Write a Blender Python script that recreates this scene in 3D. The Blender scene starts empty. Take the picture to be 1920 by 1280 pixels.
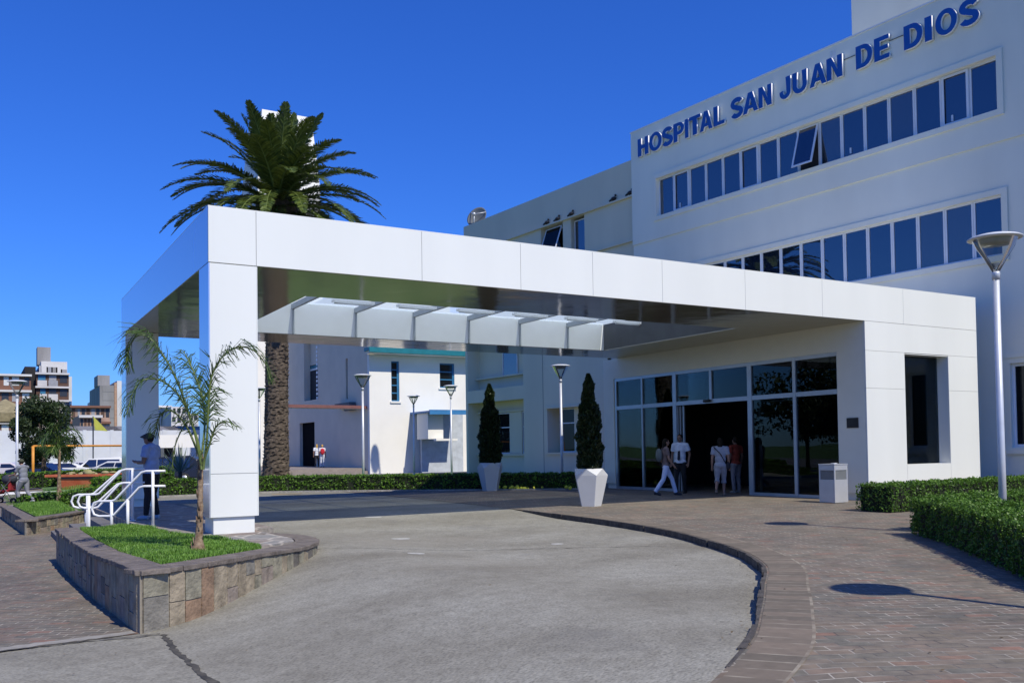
import bpy, bmesh, math, random
import numpy as np
from mathutils import Vector, Matrix
random.seed(7); RNG = np.random.default_rng(7)
SC = bpy.context.scene; COL = SC.collection
R = math.radians
# ------------------------------------------------------------------ camera model (survey of the place)
F, CX, CY, HC = 1700., 960., 793.2, 1.27
def _rot(a, b, c):
    ca, sa, cb, sb, cc, sc = math.cos(a), math.sin(a), math.cos(b), math.sin(b), math.cos(c), math.sin(c)
    fwd = np.array([sa*cb, ca*cb, sb]); right = np.array([ca, -sa, 0]); up = np.cross(right, fwd)
    return cc*right+sc*up, -sc*right+cc*up, fwd
RX, UP, FW = _rot(.5334, .0284, -.0145)
CAM = np.array([0, 0, HC])
def ray(u, v): return RX*(u-CX)/F - UP*(v-CY)/F + FW
def onZ(u, v, z=0.): d = ray(u, v); return CAM + d*(z-HC)/d[2]
def onX(u, v, x): d = ray(u, v); return CAM + d*x/d[0]
def onY(u, v, y): d = ray(u, v); return CAM + d*y/d[1]
def atD(u, v, dist): d = ray(u, v); return CAM + d*dist/math.hypot(d[0], d[1])
def sst(t): t = np.clip(t, 0, 1); return t*t*(3-2*t)
def G(x, y=0): return -.12-.4*sst((4.8-x)/3.6)
def GD(x, y): return G(x)-.09*sst((y-4.3)/1.5)*sst((x-4.2)/2.2)*(1-sst((y-15.5)/3.))
cam = bpy.data.cameras.new('camera'); co = bpy.data.objects.new('camera', cam); COL.objects.link(co)
co.matrix_world = Matrix(((RX[0], UP[0], -FW[0], 0), (RX[1], UP[1], -FW[1], 0), (RX[2], UP[2], -FW[2], HC), (0, 0, 0, 1)))
cam.sensor_width = 36; cam.lens = F/1920*36; cam.shift_x = 0; cam.shift_y = (CY-640)/1920
cam.clip_end = 3000; cam.clip_start = .05; SC.camera = co
# ------------------------------------------------------------------ light
EL, AZ = R(50.0), .15
sd = Vector((math.sin(AZ)*math.cos(EL), -math.cos(AZ)*math.cos(EL), math.sin(EL)))
w = bpy.data.worlds.new('World'); SC.world = w; w.use_nodes = True
nt = w.node_tree; bg = nt.nodes['Background']; sky = nt.nodes.new('ShaderNodeTexSky'); sky.sky_type = 'NISHITA'
sky.sun_disc = False; sky.sun_elevation = EL; sky.sun_rotation = math.pi-AZ
sky.air_density = 1.25; sky.dust_density = 0.05; sky.ozone_density = 6.0; sky.altitude = 0
hs = nt.nodes.new('ShaderNodeHueSaturation'); hs.inputs['Saturation'].default_value = 1.12
tint = nt.nodes.new('ShaderNodeMix'); tint.data_type = 'RGBA'; tint.blend_type = 'MULTIPLY'; tint.inputs[0].default_value = 1; tint.inputs[7].default_value = (.37, .73, 1.62, 1)
nt.links.new(sky.outputs[0], hs.inputs['Color']); nt.links.new(hs.outputs[0], tint.inputs[6]); nt.links.new(tint.outputs[2], bg.inputs[0]); bg.inputs[1].default_value = .095
sl = bpy.data.lights.new('sun', 'SUN'); sl.energy = 4.5; sl.angle = R(.5); sl.color = (1, .945, .815)
so = bpy.data.objects.new('sun', sl); COL.objects.link(so); so.rotation_euler = sd.to_track_quat('Z', 'Y').to_euler()
SC.view_settings.view_transform = 'Standard'; SC.view_settings.look = 'None'; SC.view_settings.exposure = 0; SC.view_settings.gamma = 1
SC.cycles.max_bounces = 8; SC.cycles.transparent_max_bounces = 16
# ------------------------------------------------------------------ materials
MATS = {}
def nodes(name):
    m = bpy.data.materials.new(name); m.use_nodes = True; return m, m.node_tree, m.node_tree.nodes['Principled BSDF']
def mat(name, col, rough=.6, metal=0., var=.12, sc=3., bump=0., bsc=40., spec=.5, col2=None, detail=4, streak=0., dist=.01, thr=None):
    if name in MATS: return MATS[name]
    m, t, p = nodes(name); L = t.links.new
    g = t.nodes.new('ShaderNodeNewGeometry'); n = t.nodes.new('ShaderNodeTexNoise'); n.inputs['Scale'].default_value = sc; n.inputs['Detail'].default_value = detail
    if streak:
        mp = t.nodes.new('ShaderNodeMapping'); mp.inputs['Scale'].default_value = (1, 1, streak); L(g.outputs['Position'], mp.inputs[0]); L(mp.outputs[0], n.inputs['Vector'])
    else: L(g.outputs['Position'], n.inputs['Vector'])
    r = t.nodes.new('ShaderNodeValToRGB'); e = r.color_ramp.elements
    c2 = col2 if col2 else tuple(min(1, c*(1+var)) for c in col); c1 = col if col2 else tuple(c*(1-var) for c in col)
    lo, hi = thr if thr else (.3, .7)
    e[0].position = lo; e[1].position = hi; e[0].color = (*c1, 1); e[1].color = (*c2, 1)
    L(n.outputs['Fac'], r.inputs[0]); L(r.outputs[0], p.inputs['Base Color'])
    p.inputs['Roughness'].default_value = rough; p.inputs['Metallic'].default_value = metal; p.inputs['Specular IOR Level'].default_value = spec
    if bump:
        nb = t.nodes.new('ShaderNodeTexNoise'); nb.inputs['Scale'].default_value = bsc; nb.inputs['Detail'].default_value = 5; L(g.outputs['Position'], nb.inputs['Vector'])
        b = t.nodes.new('ShaderNodeBump'); b.inputs['Strength'].default_value = bump; b.inputs['Distance'].default_value = dist
        L(nb.outputs['Fac'], b.inputs['Height']); L(b.outputs[0], p.inputs['Normal'])
    MATS[name] = m; return m
def glass(name, tint, refl=.12, base=None, rough=0., fk=.9):
    m = bpy.data.materials.new(name); m.use_nodes = True; t = m.node_tree; t.nodes.clear(); L = t.links.new
    o = t.nodes.new('ShaderNodeOutputMaterial'); mx = t.nodes.new('ShaderNodeMixShader'); gl = t.nodes.new('ShaderNodeBsdfGlossy'); gl.inputs['Roughness'].default_value = rough
    gl.inputs['Color'].default_value = (.9, .95, 1, 1)
    if base: tr = t.nodes.new('ShaderNodeBsdfDiffuse'); tr.inputs[0].default_value = (*base, 1)
    else: tr = t.nodes.new('ShaderNodeBsdfTransparent'); tr.inputs[0].default_value = (*tint, 1)
    lw = t.nodes.new('ShaderNodeLayerWeight'); lw.inputs[0].default_value = .25
    ma = t.nodes.new('ShaderNodeMath'); ma.operation = 'MULTIPLY_ADD'; ma.inputs[1].default_value = fk; ma.inputs[2].default_value = refl; ma.use_clamp = True
    L(lw.outputs['Fresnel'], ma.inputs[0]); L(ma.outputs[0], mx.inputs[0]); L(tr.outputs[0], mx.inputs[1]); L(gl.outputs[0], mx.inputs[2]); L(mx.outputs[0], o.inputs[0])
    n = t.nodes.new('ShaderNodeTexNoise'); n.inputs['Scale'].default_value = .55; g = t.nodes.new('ShaderNodeNewGeometry'); L(g.outputs['Position'], n.inputs['Vector'])
    b = t.nodes.new('ShaderNodeBump'); b.inputs['Strength'].default_value = .06; b.inputs['Distance'].default_value = .05; L(n.outputs['Fac'], b.inputs['Height']); L(b.outputs[0], gl.inputs['Normal'])
    return m
M_white = mat('white_composite_panel', (.765, .77, .71), .30, var=.03, sc=.9, streak=.15, detail=6, bump=.22, bsc=1.1, dist=.02)
M_joint = mat('dark_joint', (.10, .11, .12), .8)
M_soffit, _t, _p = nodes('glossy_soffit_panel')
_p.inputs['Base Color'].default_value = (.30, .285, .25, 1); _p.inputs['Roughness'].default_value = .10; _p.inputs['Metallic'].default_value = .55
_g = _t.nodes.new('ShaderNodeNewGeometry'); _n = _t.nodes.new('ShaderNodeTexNoise'); _n.inputs['Scale'].default_value = 1.3; _n.inputs['Detail'].default_value = 1
_b = _t.nodes.new('ShaderNodeBump'); _b.inputs['Strength'].default_value = .35; _b.inputs['Distance'].default_value = .02
_t.links.new(_g.outputs['Position'], _n.inputs['Vector']); _t.links.new(_n.outputs['Fac'], _b.inputs['Height']); _t.links.new(_b.outputs[0], _p.inputs['Normal'])
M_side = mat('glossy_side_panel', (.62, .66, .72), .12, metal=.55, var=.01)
M_plaster = mat('painted_plaster', (.80, .78, .66), .85, var=.10, sc=.35, bump=.25, bsc=60, streak=.35, detail=7)
M_wing = mat('wing_plaster', (.71, .645, .48), .85, var=.07, sc=.5, bump=.25, bsc=60, streak=.3, detail=7)
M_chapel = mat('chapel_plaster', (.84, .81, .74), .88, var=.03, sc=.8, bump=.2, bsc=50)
M_chapelshade = mat('chapel_shaded_plaster', (.68, .59, .46), .88, var=.05, sc=.8, bump=.2, bsc=50)  # chapel plaster with the shade of its west side put into the colour
M_alu = mat('white_window_frame', (.72, .74, .77), .4, var=.03)
M_alug = mat('grey_aluminium', (.42, .45, .50), .3, metal=.5, var=.05)
M_blueglass = glass('blue_window_glass', None, .16, base=(.006, .012, .03))
M_blindglass = glass('window_glass_over_blind', None, .15, base=(.03, .036, .045))
M_darkglass = glass('dark_window_glass', None, .02, base=(.008, .010, .012), fk=.35)
M_doorglass = glass('door_glass', (.42, .46, .45), .0)
M_skyglass, _t, _p = nodes('frosted_roof_glass')
_t.nodes.clear(); _o = _t.nodes.new('ShaderNodeOutputMaterial'); _m = _t.nodes.new('ShaderNodeMixShader'); _a = _t.nodes.new('ShaderNodeBsdfTransparent'); _a.inputs[0].default_value = (.84, .88, .88, 1)
_d = _t.nodes.new('ShaderNodeBsdfTranslucent'); _d.inputs[0].default_value = (.75, .82, .84, 1); _m.inputs[0].default_value = .45
_t.links.new(_a.outputs[0], _m.inputs[1]); _t.links.new(_d.outputs[0], _m.inputs[2]); _t.links.new(_m.outputs[0], _o.inputs[0])
M_blue = mat('blue_letter_face', (.008, .085, .36), .4, var=.08)
M_letter = mat('white_letter_side', (.80, .80, .78), .5, var=.03)
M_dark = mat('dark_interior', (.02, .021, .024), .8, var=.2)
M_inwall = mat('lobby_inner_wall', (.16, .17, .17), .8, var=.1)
M_steel = mat('galvanised_pole', (.60, .62, .64), .42, metal=.3, var=.06, sc=6)
M_whitemetal = mat('white_painted_metal', (.80, .80, .80), .35, var=.03)
M_lampglass = glass('lamp_lens', (.88, .90, .88), .02)
M_stone = None
# leaf materials: colour varies per leaf through a face attribute
def leafmat(name, c1, c2, rough=.45, trans=.25):
    m, t, p = nodes(name); L = t.links.new
    a = t.nodes.new('ShaderNodeAttribute'); a.attribute_name = 'rnd'; r = t.nodes.new('ShaderNodeValToRGB'); r.color_ramp.elements[0].color = (*c1, 1); r.color_ramp.elements[1].color = (*c2, 1)
    L(a.outputs['Fac'], r.inputs[0]); L(r.outputs[0], p.inputs['Base Color']); p.inputs['Roughness'].default_value = rough; p.inputs['Specular IOR Level'].default_value = .35
    tr = t.nodes.new('ShaderNodeBsdfTranslucent'); L(r.outputs[0], tr.inputs[0]); mx = t.nodes.new('ShaderNodeMixShader'); mx.inputs[0].default_value = trans
    L(p.outputs[0], mx.inputs[1]); L(tr.outputs[0], mx.inputs[2]); L(mx.outputs[0], t.nodes['Material Output'].inputs[0]); return m
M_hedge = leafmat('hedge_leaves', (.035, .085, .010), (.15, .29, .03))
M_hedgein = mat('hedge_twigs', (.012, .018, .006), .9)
M_cyp = leafmat('cypress_leaves', (.008, .018, .006), (.03, .055, .015), trans=.1)
M_palm = leafmat('palm_leaflets', (.022, .045, .012), (.15, .19, .035), rough=.3, trans=.12)
M_ypalm = leafmat('young_palm_leaflets', (.02, .05, .010), (.11, .18, .04), trans=.25)
M_tree = leafmat('tree_leaves', (.022, .035, .012), (.06, .095, .03))
M_grassb = leafmat('grass_blades', (.07, .17, .015), (.22, .40, .06))
M_rachis = mat('palm_midrib', (.13, .17, .04), .5)
M_soil = mat('grassy_soil', (.05, .11, .02), .95, col2=(.10, .17, .04), sc=5)
M_bark = mat('palm_bark', (.055, .040, .028), .95, col2=(.16, .125, .09), sc=9, bump=.8, bsc=25, dist=.03)
M_ybark = mat('young_palm_bark', (.12, .065, .035), .9, col2=(.34, .25, .16), sc=14, bump=.7, bsc=30, dist=.02)
M_tbark = mat('tree_bark', (.07, .05, .035), .95)

def ground_mat(kind):
    m, t, p = nodes(kind); L = t.links.new; N = t.nodes.new
    g = N('ShaderNodeNewGeometry')
    def noise(s, d=5, vec=None):
        n = N('ShaderNodeTexNoise'); n.inputs['Scale'].default_value = s; n.inputs['Detail'].default_value = d; L(vec or g.outputs['Position'], n.inputs['Vector']); return n.outputs['Fac']
    def ramp(fac, stops):
        r = N('ShaderNodeValToRGB'); e = r.color_ramp.elements
        while len(e) < len(stops): e.new(.5)
        for el, (ps, c) in zip(e, stops): el.position = ps; el.color = (*c, 1) if len(c) == 3 else c
        L(fac, r.inputs[0]); return r.outputs[0]
    def mix(a, b, fac, mode='MIX'):
        x = N('ShaderNodeMix'); x.data_type = 'RGBA'; x.blend_type = mode
        if isinstance(fac, (int, float)): x.inputs[0].default_value = fac
        else: L(fac, x.inputs[0])
        for i, q in ((6, a), (7, b)):
            if isinstance(q, tuple): x.inputs[i].default_value = (*q, 1)
            else: L(q, x.inputs[i])
        return x.outputs[2]
    if kind == 'concrete':
        mp = N('ShaderNodeMapping'); mp.inputs['Rotation'].default_value = (0, 0, .53); mp.inputs['Scale'].default_value = (1, 1.6, 1); L(g.outputs['Position'], mp.inputs[0]); v = mp.outputs[0]
        c = ramp(noise(.45, 6, v), [(.3, (.195, .180, .140)), (.5, (.255, .241, .195)), (.7, (.30, .288, .240))])
        c = mix(c, ramp(noise(36, 8, v), [(.30, (.46, .45, .42)), (.48, (.94, .94, .94)), (.70, (1.26, 1.26, 1.25))]), .8, 'MULTIPLY')
        c = mix(c, ramp(noise(7, 8), [(.3, (.84, .83, .81)), (.5, (.98, .98, .97)), (.66, (1.08, 1.08, 1.08))]), .9, 'MULTIPLY')
        vo = N('ShaderNodeTexVoronoi'); vo.inputs['Scale'].default_value = 11; L(v, vo.inputs['Vector'])
        pit = ramp(vo.outputs['Distance'], [(.05, (1, 1, 1)), (.11, (0, 0, 0))])
        cut = ramp(noise(3.1, 3, v), [(.5, (0, 0, 0)), (.62, (1, 1, 1))]); pf = N('ShaderNodeMath'); pf.operation = 'MULTIPLY'; L(pit, pf.inputs[0]); L(cut, pf.inputs[1])
        c = mix(c, (.085, .08, .07), pf.outputs[0])
        c = mix(c, (.13, .125, .112), ramp(noise(.8, 6), [(.60, (0, 0, 0)), (.74, (.45, .45, .45))]))
        # warm worn patches
        c = mix(c, (.26, .235, .185), ramp(noise(.23, 4), [(.56, (0, 0, 0)), (.75, (.6, .6, .6))]))
        p.inputs['Roughness'].default_value = .9; h = noise(30, 8, v); st, ds = .7, .012
    elif kind in ('brick_paving', 'path_paving'):
        mp = N('ShaderNodeMapping'); mp.inputs['Rotation'].default_value = (0, 0, .50 if kind == 'brick_paving' else .46); L(g.outputs['Position'], mp.inputs[0])
        wn = N('ShaderNodeTexNoise'); wn.inputs['Scale'].default_value = 1.7; L(mp.outputs[0], wn.inputs['Vector'])
        wm = N('ShaderNodeVectorMath'); wm.operation = 'SCALE'; wm.inputs['Scale'].default_value = .05; L(wn.outputs['Color'], wm.inputs[0])
        wa = N('ShaderNodeVectorMath'); wa.operation = 'ADD'; L(mp.outputs[0], wa.inputs[0]); L(wm.outputs[0], wa.inputs[1]); v = wa.outputs[0]
        b = N('ShaderNodeTexBrick'); L(v, b.inputs['Vector']); b.inputs['Scale'].default_value = 1; b.inputs['Brick Width'].default_value = .235; b.inputs['Row Height'].default_value = .115
        b.inputs['Mortar Size'].default_value = .0065; b.inputs['Mortar Smooth'].default_value = .3; b.inputs['Bias'].default_value = .0
        b.inputs['Color1'].default_value = (0, 0, 0, 1); b.inputs['Color2'].default_value = (1, 1, 1, 1); b.inputs['Mortar'].default_value = (.5, .5, .5, 1)
        c = ramp(b.outputs['Color'], [(0, (.134, .117, .086)), (.25, (.168, .139, .105)), (.5, (.134, .126, .100)), (.72, (.186, .141, .106)), (.9, (.152, .130, .094)), (1., (.220, .130, .092))])
        c = mix(c, ramp(noise(9, 8, mp.outputs[0]), [(.3, (.72, .72, .72)), (.7, (1.3, 1.28, 1.25))]), .8, 'MULTIPLY')
        c = mix(c, ramp(noise(.4, 4), [(.35, (.82, .82, .84)), (.65, (1.14, 1.12, 1.08))]), .9, 'MULTIPLY')
        mo = ramp(noise(2.6, 5, mp.outputs[0]), [(.38, (.085, .075, .065)), (.60, (.40, .36, .29))])
        c = mix(c, mo, b.outputs['Fac']); p.inputs['Roughness'].default_value = .85
        inv = N('ShaderNodeMath'); inv.operation = 'MULTIPLY_ADD'; inv.inputs[1].default_value = -1.2; L(b.outputs['Fac'], inv.inputs[0]); L(noise(18, 6), inv.inputs[2]); h = inv.outputs[0]; st, ds = .6, .008
    elif kind == 'lawn_ground':
        c = ramp(noise(.6, 6), [(.3, (.05, .10, .02)), (.55, (.09, .17, .035)), (.75, (.15, .20, .06))]); p.inputs['Roughness'].default_value = .95; h = noise(20, 6); st, ds = .8, .03
    elif kind == 'asphalt':
        c = ramp(noise(2, 6), [(.3, (.12, .12, .12)), (.7, (.19, .185, .18))]); p.inputs['Roughness'].default_value = .9; h = noise(50, 5); st, ds = .5, .01
    elif kind == 'flagstone' or kind == 'wall_stone':
        vo = N('ShaderNodeTexVoronoi'); vo.inputs['Scale'].default_value = 2.0 if kind == 'flagstone' else 3; L(g.outputs['Position'], vo.inputs['Vector'])
        vd = N('ShaderNodeTexVoronoi'); vd.feature = 'DISTANCE_TO_EDGE'; vd.inputs['Scale'].default_value = vo.inputs['Scale'].default_value; L(g.outputs['Position'], vd.inputs['Vector'])
        c = ramp(vo.outputs['Color'], [(.1, (.20, .16, .135)), (.35, (.27, .235, .20)), (.6, (.22, .215, .20)), (.9, (.30, .22, .175))])
        c = mix(c, ramp(noise(14, 8), [(.3, (.65, .65, .65)), (.7, (1.3, 1.3, 1.3))]), .8, 'MULTIPLY')
        c = mix((.42, .38, .32), c, ramp(vd.outputs['Distance'], [(.02, (0, 0, 0)), (.05, (1, 1, 1))])); p.inputs['Roughness'].default_value = .85; h = noise(25, 8); st, ds = .7, .015
    L(c, p.inputs['Base Color'])
    b = N('ShaderNodeBump'); b.inputs['Strength'].default_value = st; b.inputs['Distance'].default_value = ds; L(h, b.inputs['Height']); L(b.outputs[0], p.inputs['Normal'])
    return m
M_conc = ground_mat('concrete'); M_brick = ground_mat('brick_paving'); M_path = ground_mat('path_paving'); M_lawn = ground_mat('lawn_ground'); M_asph = ground_mat('asphalt'); M_flag = ground_mat('flagstone')
def stone(name, col, dark=.6):
    return mat(name, tuple(c*dark for c in col), .85, col2=tuple(min(1, c*1.25) for c in col), sc=7, bump=.9, bsc=22, dist=.02, detail=8)
STONES = [stone('stone_grey_green', (.26, .24, .175)), stone('stone_rust', (.25, .165, .105), .75), stone('stone_grey', (.215, .20, .168)), stone('stone_dark', (.13, .118, .10), .6),
          stone('stone_mauve', (.26, .215, .175)), stone('stone_beige', (.30, .25, .175))]
M_mortar = mat('pale_mortar', (.25, .22, .17), .95, bump=.4)
M_coping = stone('coping_stone', (.165, .138, .115))
M_kerb = stone('kerb_stone', (.30, .285, .26), .7)

# ------------------------------------------------------------------ mesh helpers
ID = lambda x, y, z: (x, y, z)
class MB:
    def __init__(s): s.v = []; s.f = []; s.mi = []; s.sm = []
    def add(s, vs, fs, mi=0, sm=False):
        o = len(s.v); s.v += [tuple(map(float, q)) for q in vs]; s.f += [tuple(i+o for i in f) for f in fs]; s.mi += [mi]*len(fs); s.sm += [sm]*len(fs); return s
    def box(s, a, b, fn=ID, mi=0):
        x0, y0, z0 = a; x1, y1, z1 = b
        vs = [fn(x, y, z) for z in (z0, z1) for x, y in ((x0, y0), (x1, y0), (x1, y1), (x0, y1))]
        return s.add(vs, [(3, 2, 1, 0), (4, 5, 6, 7), (0, 1, 5, 4), (1, 2, 6, 5), (2, 3, 7, 6), (3, 0, 4, 7)], mi)
    def prism(s, poly, z0, z1, mi=0, top=None):
        n = len(poly); f0 = z0 if callable(z0) else (lambda x, y: z0); f1 = z1 if callable(z1) else (lambda x, y: z1)
        vs = [(x, y, f0(x, y)) for x, y in poly]+[(x, y, f1(x, y)) for x, y in poly]
        s.add(vs, [tuple(range(n-1, -1, -1))], mi); o = len(s.v)-2*n
        s.f += [tuple(range(o+n, o+2*n))]; s.mi += [mi if top is None else top]; s.sm += [False]
        for i in range(n): j = (i+1) % n; s.f += [(o+i, o+j, o+n+j, o+n+i)]; s.mi += [mi]; s.sm += [False]
        return s
    def tube(s, pts, rad, n=10, mi=0, cap=True, sm=True, ell=None):
        pts = [Vector(p) for p in pts]; m = len(pts); rad = rad if hasattr(rad, '__len__') else [rad]*m
        T = [(pts[min(i+1, m-1)]-pts[max(i-1, 0)]).normalized() for i in range(m)]
        a = Vector((0, 0, 1)) if abs(T[0].z) < .9 else Vector((1, 0, 0)); nx = T[0].cross(a).normalized(); vs = []
        for i in range(m):
            nx = (nx-T[i]*nx.dot(T[i])).normalized(); ny = T[i].cross(nx)
            for k in range(n):
                an = 2*math.pi*k/n; vs.append(pts[i]+(nx*math.cos(an)+ny*math.sin(an))*rad[i])
        fs = [(i*n+k, i*n+(k+1) % n, (i+1)*n+(k+1) % n, (i+1)*n+k) for i in range(m-1) for k in range(n)]
        s.add(vs, fs, mi, sm)
        if cap: o = len(s.v)-m*n; s.f += [tuple(range(o+n-1, o-1, -1)), tuple(range(o+(m-1)*n, o+m*n))]; s.mi += [mi, mi]; s.sm += [False, False]
        return s
    def lathe(s, prof, c=(0, 0, 0), n=24, mi=0, sm=True):
        vs = [(c[0]+r*math.cos(2*math.pi*k/n), c[1]+r*math.sin(2*math.pi*k/n), c[2]+z) for r, z in prof for k in range(n)]
        fs = [(i*n+k, i*n+(k+1) % n, (i+1)*n+(k+1) % n, (i+1)*n+k) for i in range(len(prof)-1) for k in range(n)]
        return s.add(vs, fs, mi, sm)
    def ball(s, c, r, n=10, mi=0, m3=None):
        r = r if hasattr(r, '__len__') else (r, r, r); vs = []; k2 = n*2
        for i in range(n+1):
            th = math.pi*i/n
            for k in range(k2):
                ph = 2*math.pi*k/k2; q = Vector((r[0]*max(math.sin(th), 1e-4)*math.cos(ph), r[1]*max(math.sin(th), 1e-4)*math.sin(ph), r[2]*math.cos(th)))
                if m3: q = m3 @ q
                vs.append((c[0]+q[0], c[1]+q[1], c[2]+q[2]))
        fs = [(i*k2+k, (i+1)*k2+k, (i+1)*k2+(k+1) % k2, i*k2+(k+1) % k2) for i in range(n) for k in range(k2)]
        return s.add(vs, fs, mi, True)
    def build(s, name, mats, parent=None, recalc=True, bevel=0., label=None, origin=None):
        me = bpy.data.meshes.new(name); me.from_pydata(s.v, [], s.f)
        for m in (mats if isinstance(mats, (list, tuple)) else [mats]): me.materials.append(m)
        me.polygons.foreach_set('material_index', s.mi); me.polygons.foreach_set('use_smooth', s.sm); me.update()
        if recalc:
            b = bmesh.new(); b.from_mesh(me); bmesh.ops.recalc_face_normals(b, faces=b.faces); b.to_mesh(me); b.free()
        o = bpy.data.objects.new(name, me); COL.objects.link(o)
        if parent is not None: o.parent = parent; o.matrix_parent_inverse = Matrix.Translation(parent.location).inverted() if parent.type == 'EMPTY' and parent.get('_w') else Matrix()
        if bevel:
            bv = o.modifiers.new('bevel', 'BEVEL'); bv.width = bevel; bv.segments = 2; bv.limit_method = 'ANGLE'; bv.angle_limit = R(40)
        if label: o['label'] = label
        return o
def tag(o, label=None, cat=None, group=None, kind=None):
    if label: o['label'] = label
    if cat: o['category'] = cat
    if group: o['group'] = group
    if kind: o['kind'] = kind
    return o
def empty(name, label, cat, loc=(0, 0, 0), rz=0., group=None, world=False):
    o = bpy.data.objects.new(name, None); COL.objects.link(o); o.location = tuple(map(float, loc)); o.rotation_euler = (0, 0, rz); o.empty_display_size = .3
    if world: o['_w'] = 1      # parts written in world coordinates
    return tag(o, label, cat, group)
def copy_tree(o, parent=None, label=None, loc=None, rz=None, scale=None):
    c = o.copy(); COL.objects.link(c)
    if parent: c.parent = parent
    if label: c['label'] = label
    if loc is not None: c.location = tuple(map(float, loc))
    if rz is not None: c.rotation_euler = (0, 0, rz)
    if scale is not None: c.scale = scale
    for ch in [q for q in bpy.data.objects if q.parent == o]: copy_tree(ch, c)
    return c
def quads(name, C, U, V, rnd, m, parent=None, tri=False, shape='leaf'):
    """many small leaf faces: centres C, half axes U (length) and V (width)"""
    n = len(C)
    if shape == 'leaf': P = np.stack([C-U, C+V*1., C+U, C-V*1.], 1)
    else: P = np.stack([C-U-V, C-U+V, C+U+V*.3, C+U-V*.3], 1)
    me = bpy.data.meshes.new(name); me.vertices.add(4*n); me.loops.add(4*n); me.polygons.add(n)
    me.vertices.foreach_set('co', P.reshape(-1).astype(np.float32)); me.loops.foreach_set('vertex_index', np.arange(4*n, dtype=np.int32))
    me.polygons.foreach_set('loop_start', np.arange(0, 4*n, 4, dtype=np.int32)); me.update(calc_edges=True)
    a = me.attributes.new('rnd', 'FLOAT', 'FACE'); a.data.foreach_set('value', rnd.astype(np.float32)); me.materials.append(m)
    o = bpy.data.objects.new(name, me); COL.objects.link(o)
    if parent is not None: o.parent = parent; o.matrix_parent_inverse = Matrix.Translation(parent.location).inverted() if parent.get('_w') else Matrix()
    return o
def rdir(n):
    v = RNG.normal(size=(n, 3)); return v/np.linalg.norm(v, axis=1)[:, None]
def catmull(P, k=8):
    P = [np.array(p, float) for p in P]; out = []
    Q = [2*P[0]-P[1]]+P+[2*P[-1]-P[-2]]
    for i in range(1, len(Q)-2):
        for j in range(k):
            t = j/k; a, b, c, d = Q[i-1:i+3]
            out.append(.5*((2*b)+(-a+c)*t+(2*a-5*b+4*c-d)*t*t+(-a+3*b-3*c+d)*t**3))
    out.append(P[-1]); return out

# ------------------------------------------------------------------ the ground
def sheet(name, xs, ys, zf, m):
    b = MB(); nx, ny = len(xs), len(ys)
    b.add([(x, y, zf(x, y)) for y in ys for x in xs], [(j*nx+i, j*nx+i+1, (j+1)*nx+i+1, (j+1)*nx+i) for j in range(ny-1) for i in range(nx-1)], 0, True)
    return tag(b.build(name, m, recalc=False), kind='structure')
gx = [-1500, -600, -200, -60, -20, -5, 0]+list(np.linspace(.6, 5.2, 24))+[6, 8, 10, 14, 20, 40, 100, 300, 900, 1500]
gy = [-600, -100, -20, 0, 10, 20, 30, 50, 100, 300, 900, 2500]
sheet('ground', gx, gy, lambda x, y: G(x)-.17, M_lawn)
sheet('driveway', list(np.linspace(-16, 0, 6))+list(np.linspace(.6, 12.4, 50)), list(np.linspace(-7, 3.6, 8))+list(np.linspace(4, 34, 61)), lambda x, y: GD(x, y), M_conc)
def ruled(name, A, B, zf, m, k=14, kind='structure'):
    b = MB(); n = len(A)
    b.add([(*(np.array(a)+(np.array(c)-np.array(a))*(j/k)**(2 if k > 40 else 1.5)), 0) for a, c in zip(A, B) for j in range(k+1)], [(i*(k+1)+j, i*(k+1)+j+1, (i+1)*(k+1)+j+1, (i+1)*(k+1)+j) for i in range(n-1) for j in range(k)], 0, True)
    b.v = [(x, y, zf(x, y)) for x, y, z in b.v]
    return tag(b.build(name, m, recalc=False), kind=kind)
CURB = catmull([(10.9, 31), (10.9, 24.), (10.63, 17.47), (10.13, 12.75), (9.06, 9.61), (7.95, 7.75), (6.65, 6.47), (5.6, 5.5), (4.61, 4.65), (3.63, 4.10), (2.0, 3.4), (0, 2.8), (-3, 2.2)], 10)
CJ = [np.array(p) for p in CURB]
OUT = [np.array((38., 45-68*i/(len(CJ)-1))) for i in range(len(CJ))]
ruled('brick_pavement', CJ, OUT, lambda x, y: G(x)+.008, M_brick, 70)
# kerb: a row of stones along the edge of the pavement, and the header course beside it
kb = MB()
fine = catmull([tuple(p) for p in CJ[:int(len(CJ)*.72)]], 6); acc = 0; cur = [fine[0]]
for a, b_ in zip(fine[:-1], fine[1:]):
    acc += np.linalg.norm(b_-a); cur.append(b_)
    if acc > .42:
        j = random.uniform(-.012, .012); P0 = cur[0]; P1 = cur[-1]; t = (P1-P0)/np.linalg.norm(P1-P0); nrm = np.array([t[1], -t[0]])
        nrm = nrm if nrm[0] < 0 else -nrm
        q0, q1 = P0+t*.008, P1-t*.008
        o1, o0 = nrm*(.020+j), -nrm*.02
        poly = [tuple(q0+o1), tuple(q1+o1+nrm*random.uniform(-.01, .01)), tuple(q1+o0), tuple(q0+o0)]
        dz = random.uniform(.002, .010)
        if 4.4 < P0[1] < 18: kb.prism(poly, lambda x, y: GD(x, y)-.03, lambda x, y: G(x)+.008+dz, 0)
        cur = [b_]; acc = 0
tag(kb.build('kerb', stone('kerb_edge_stone', (.075, .066, .056), .5), bevel=.004), kind='structure')
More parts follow.
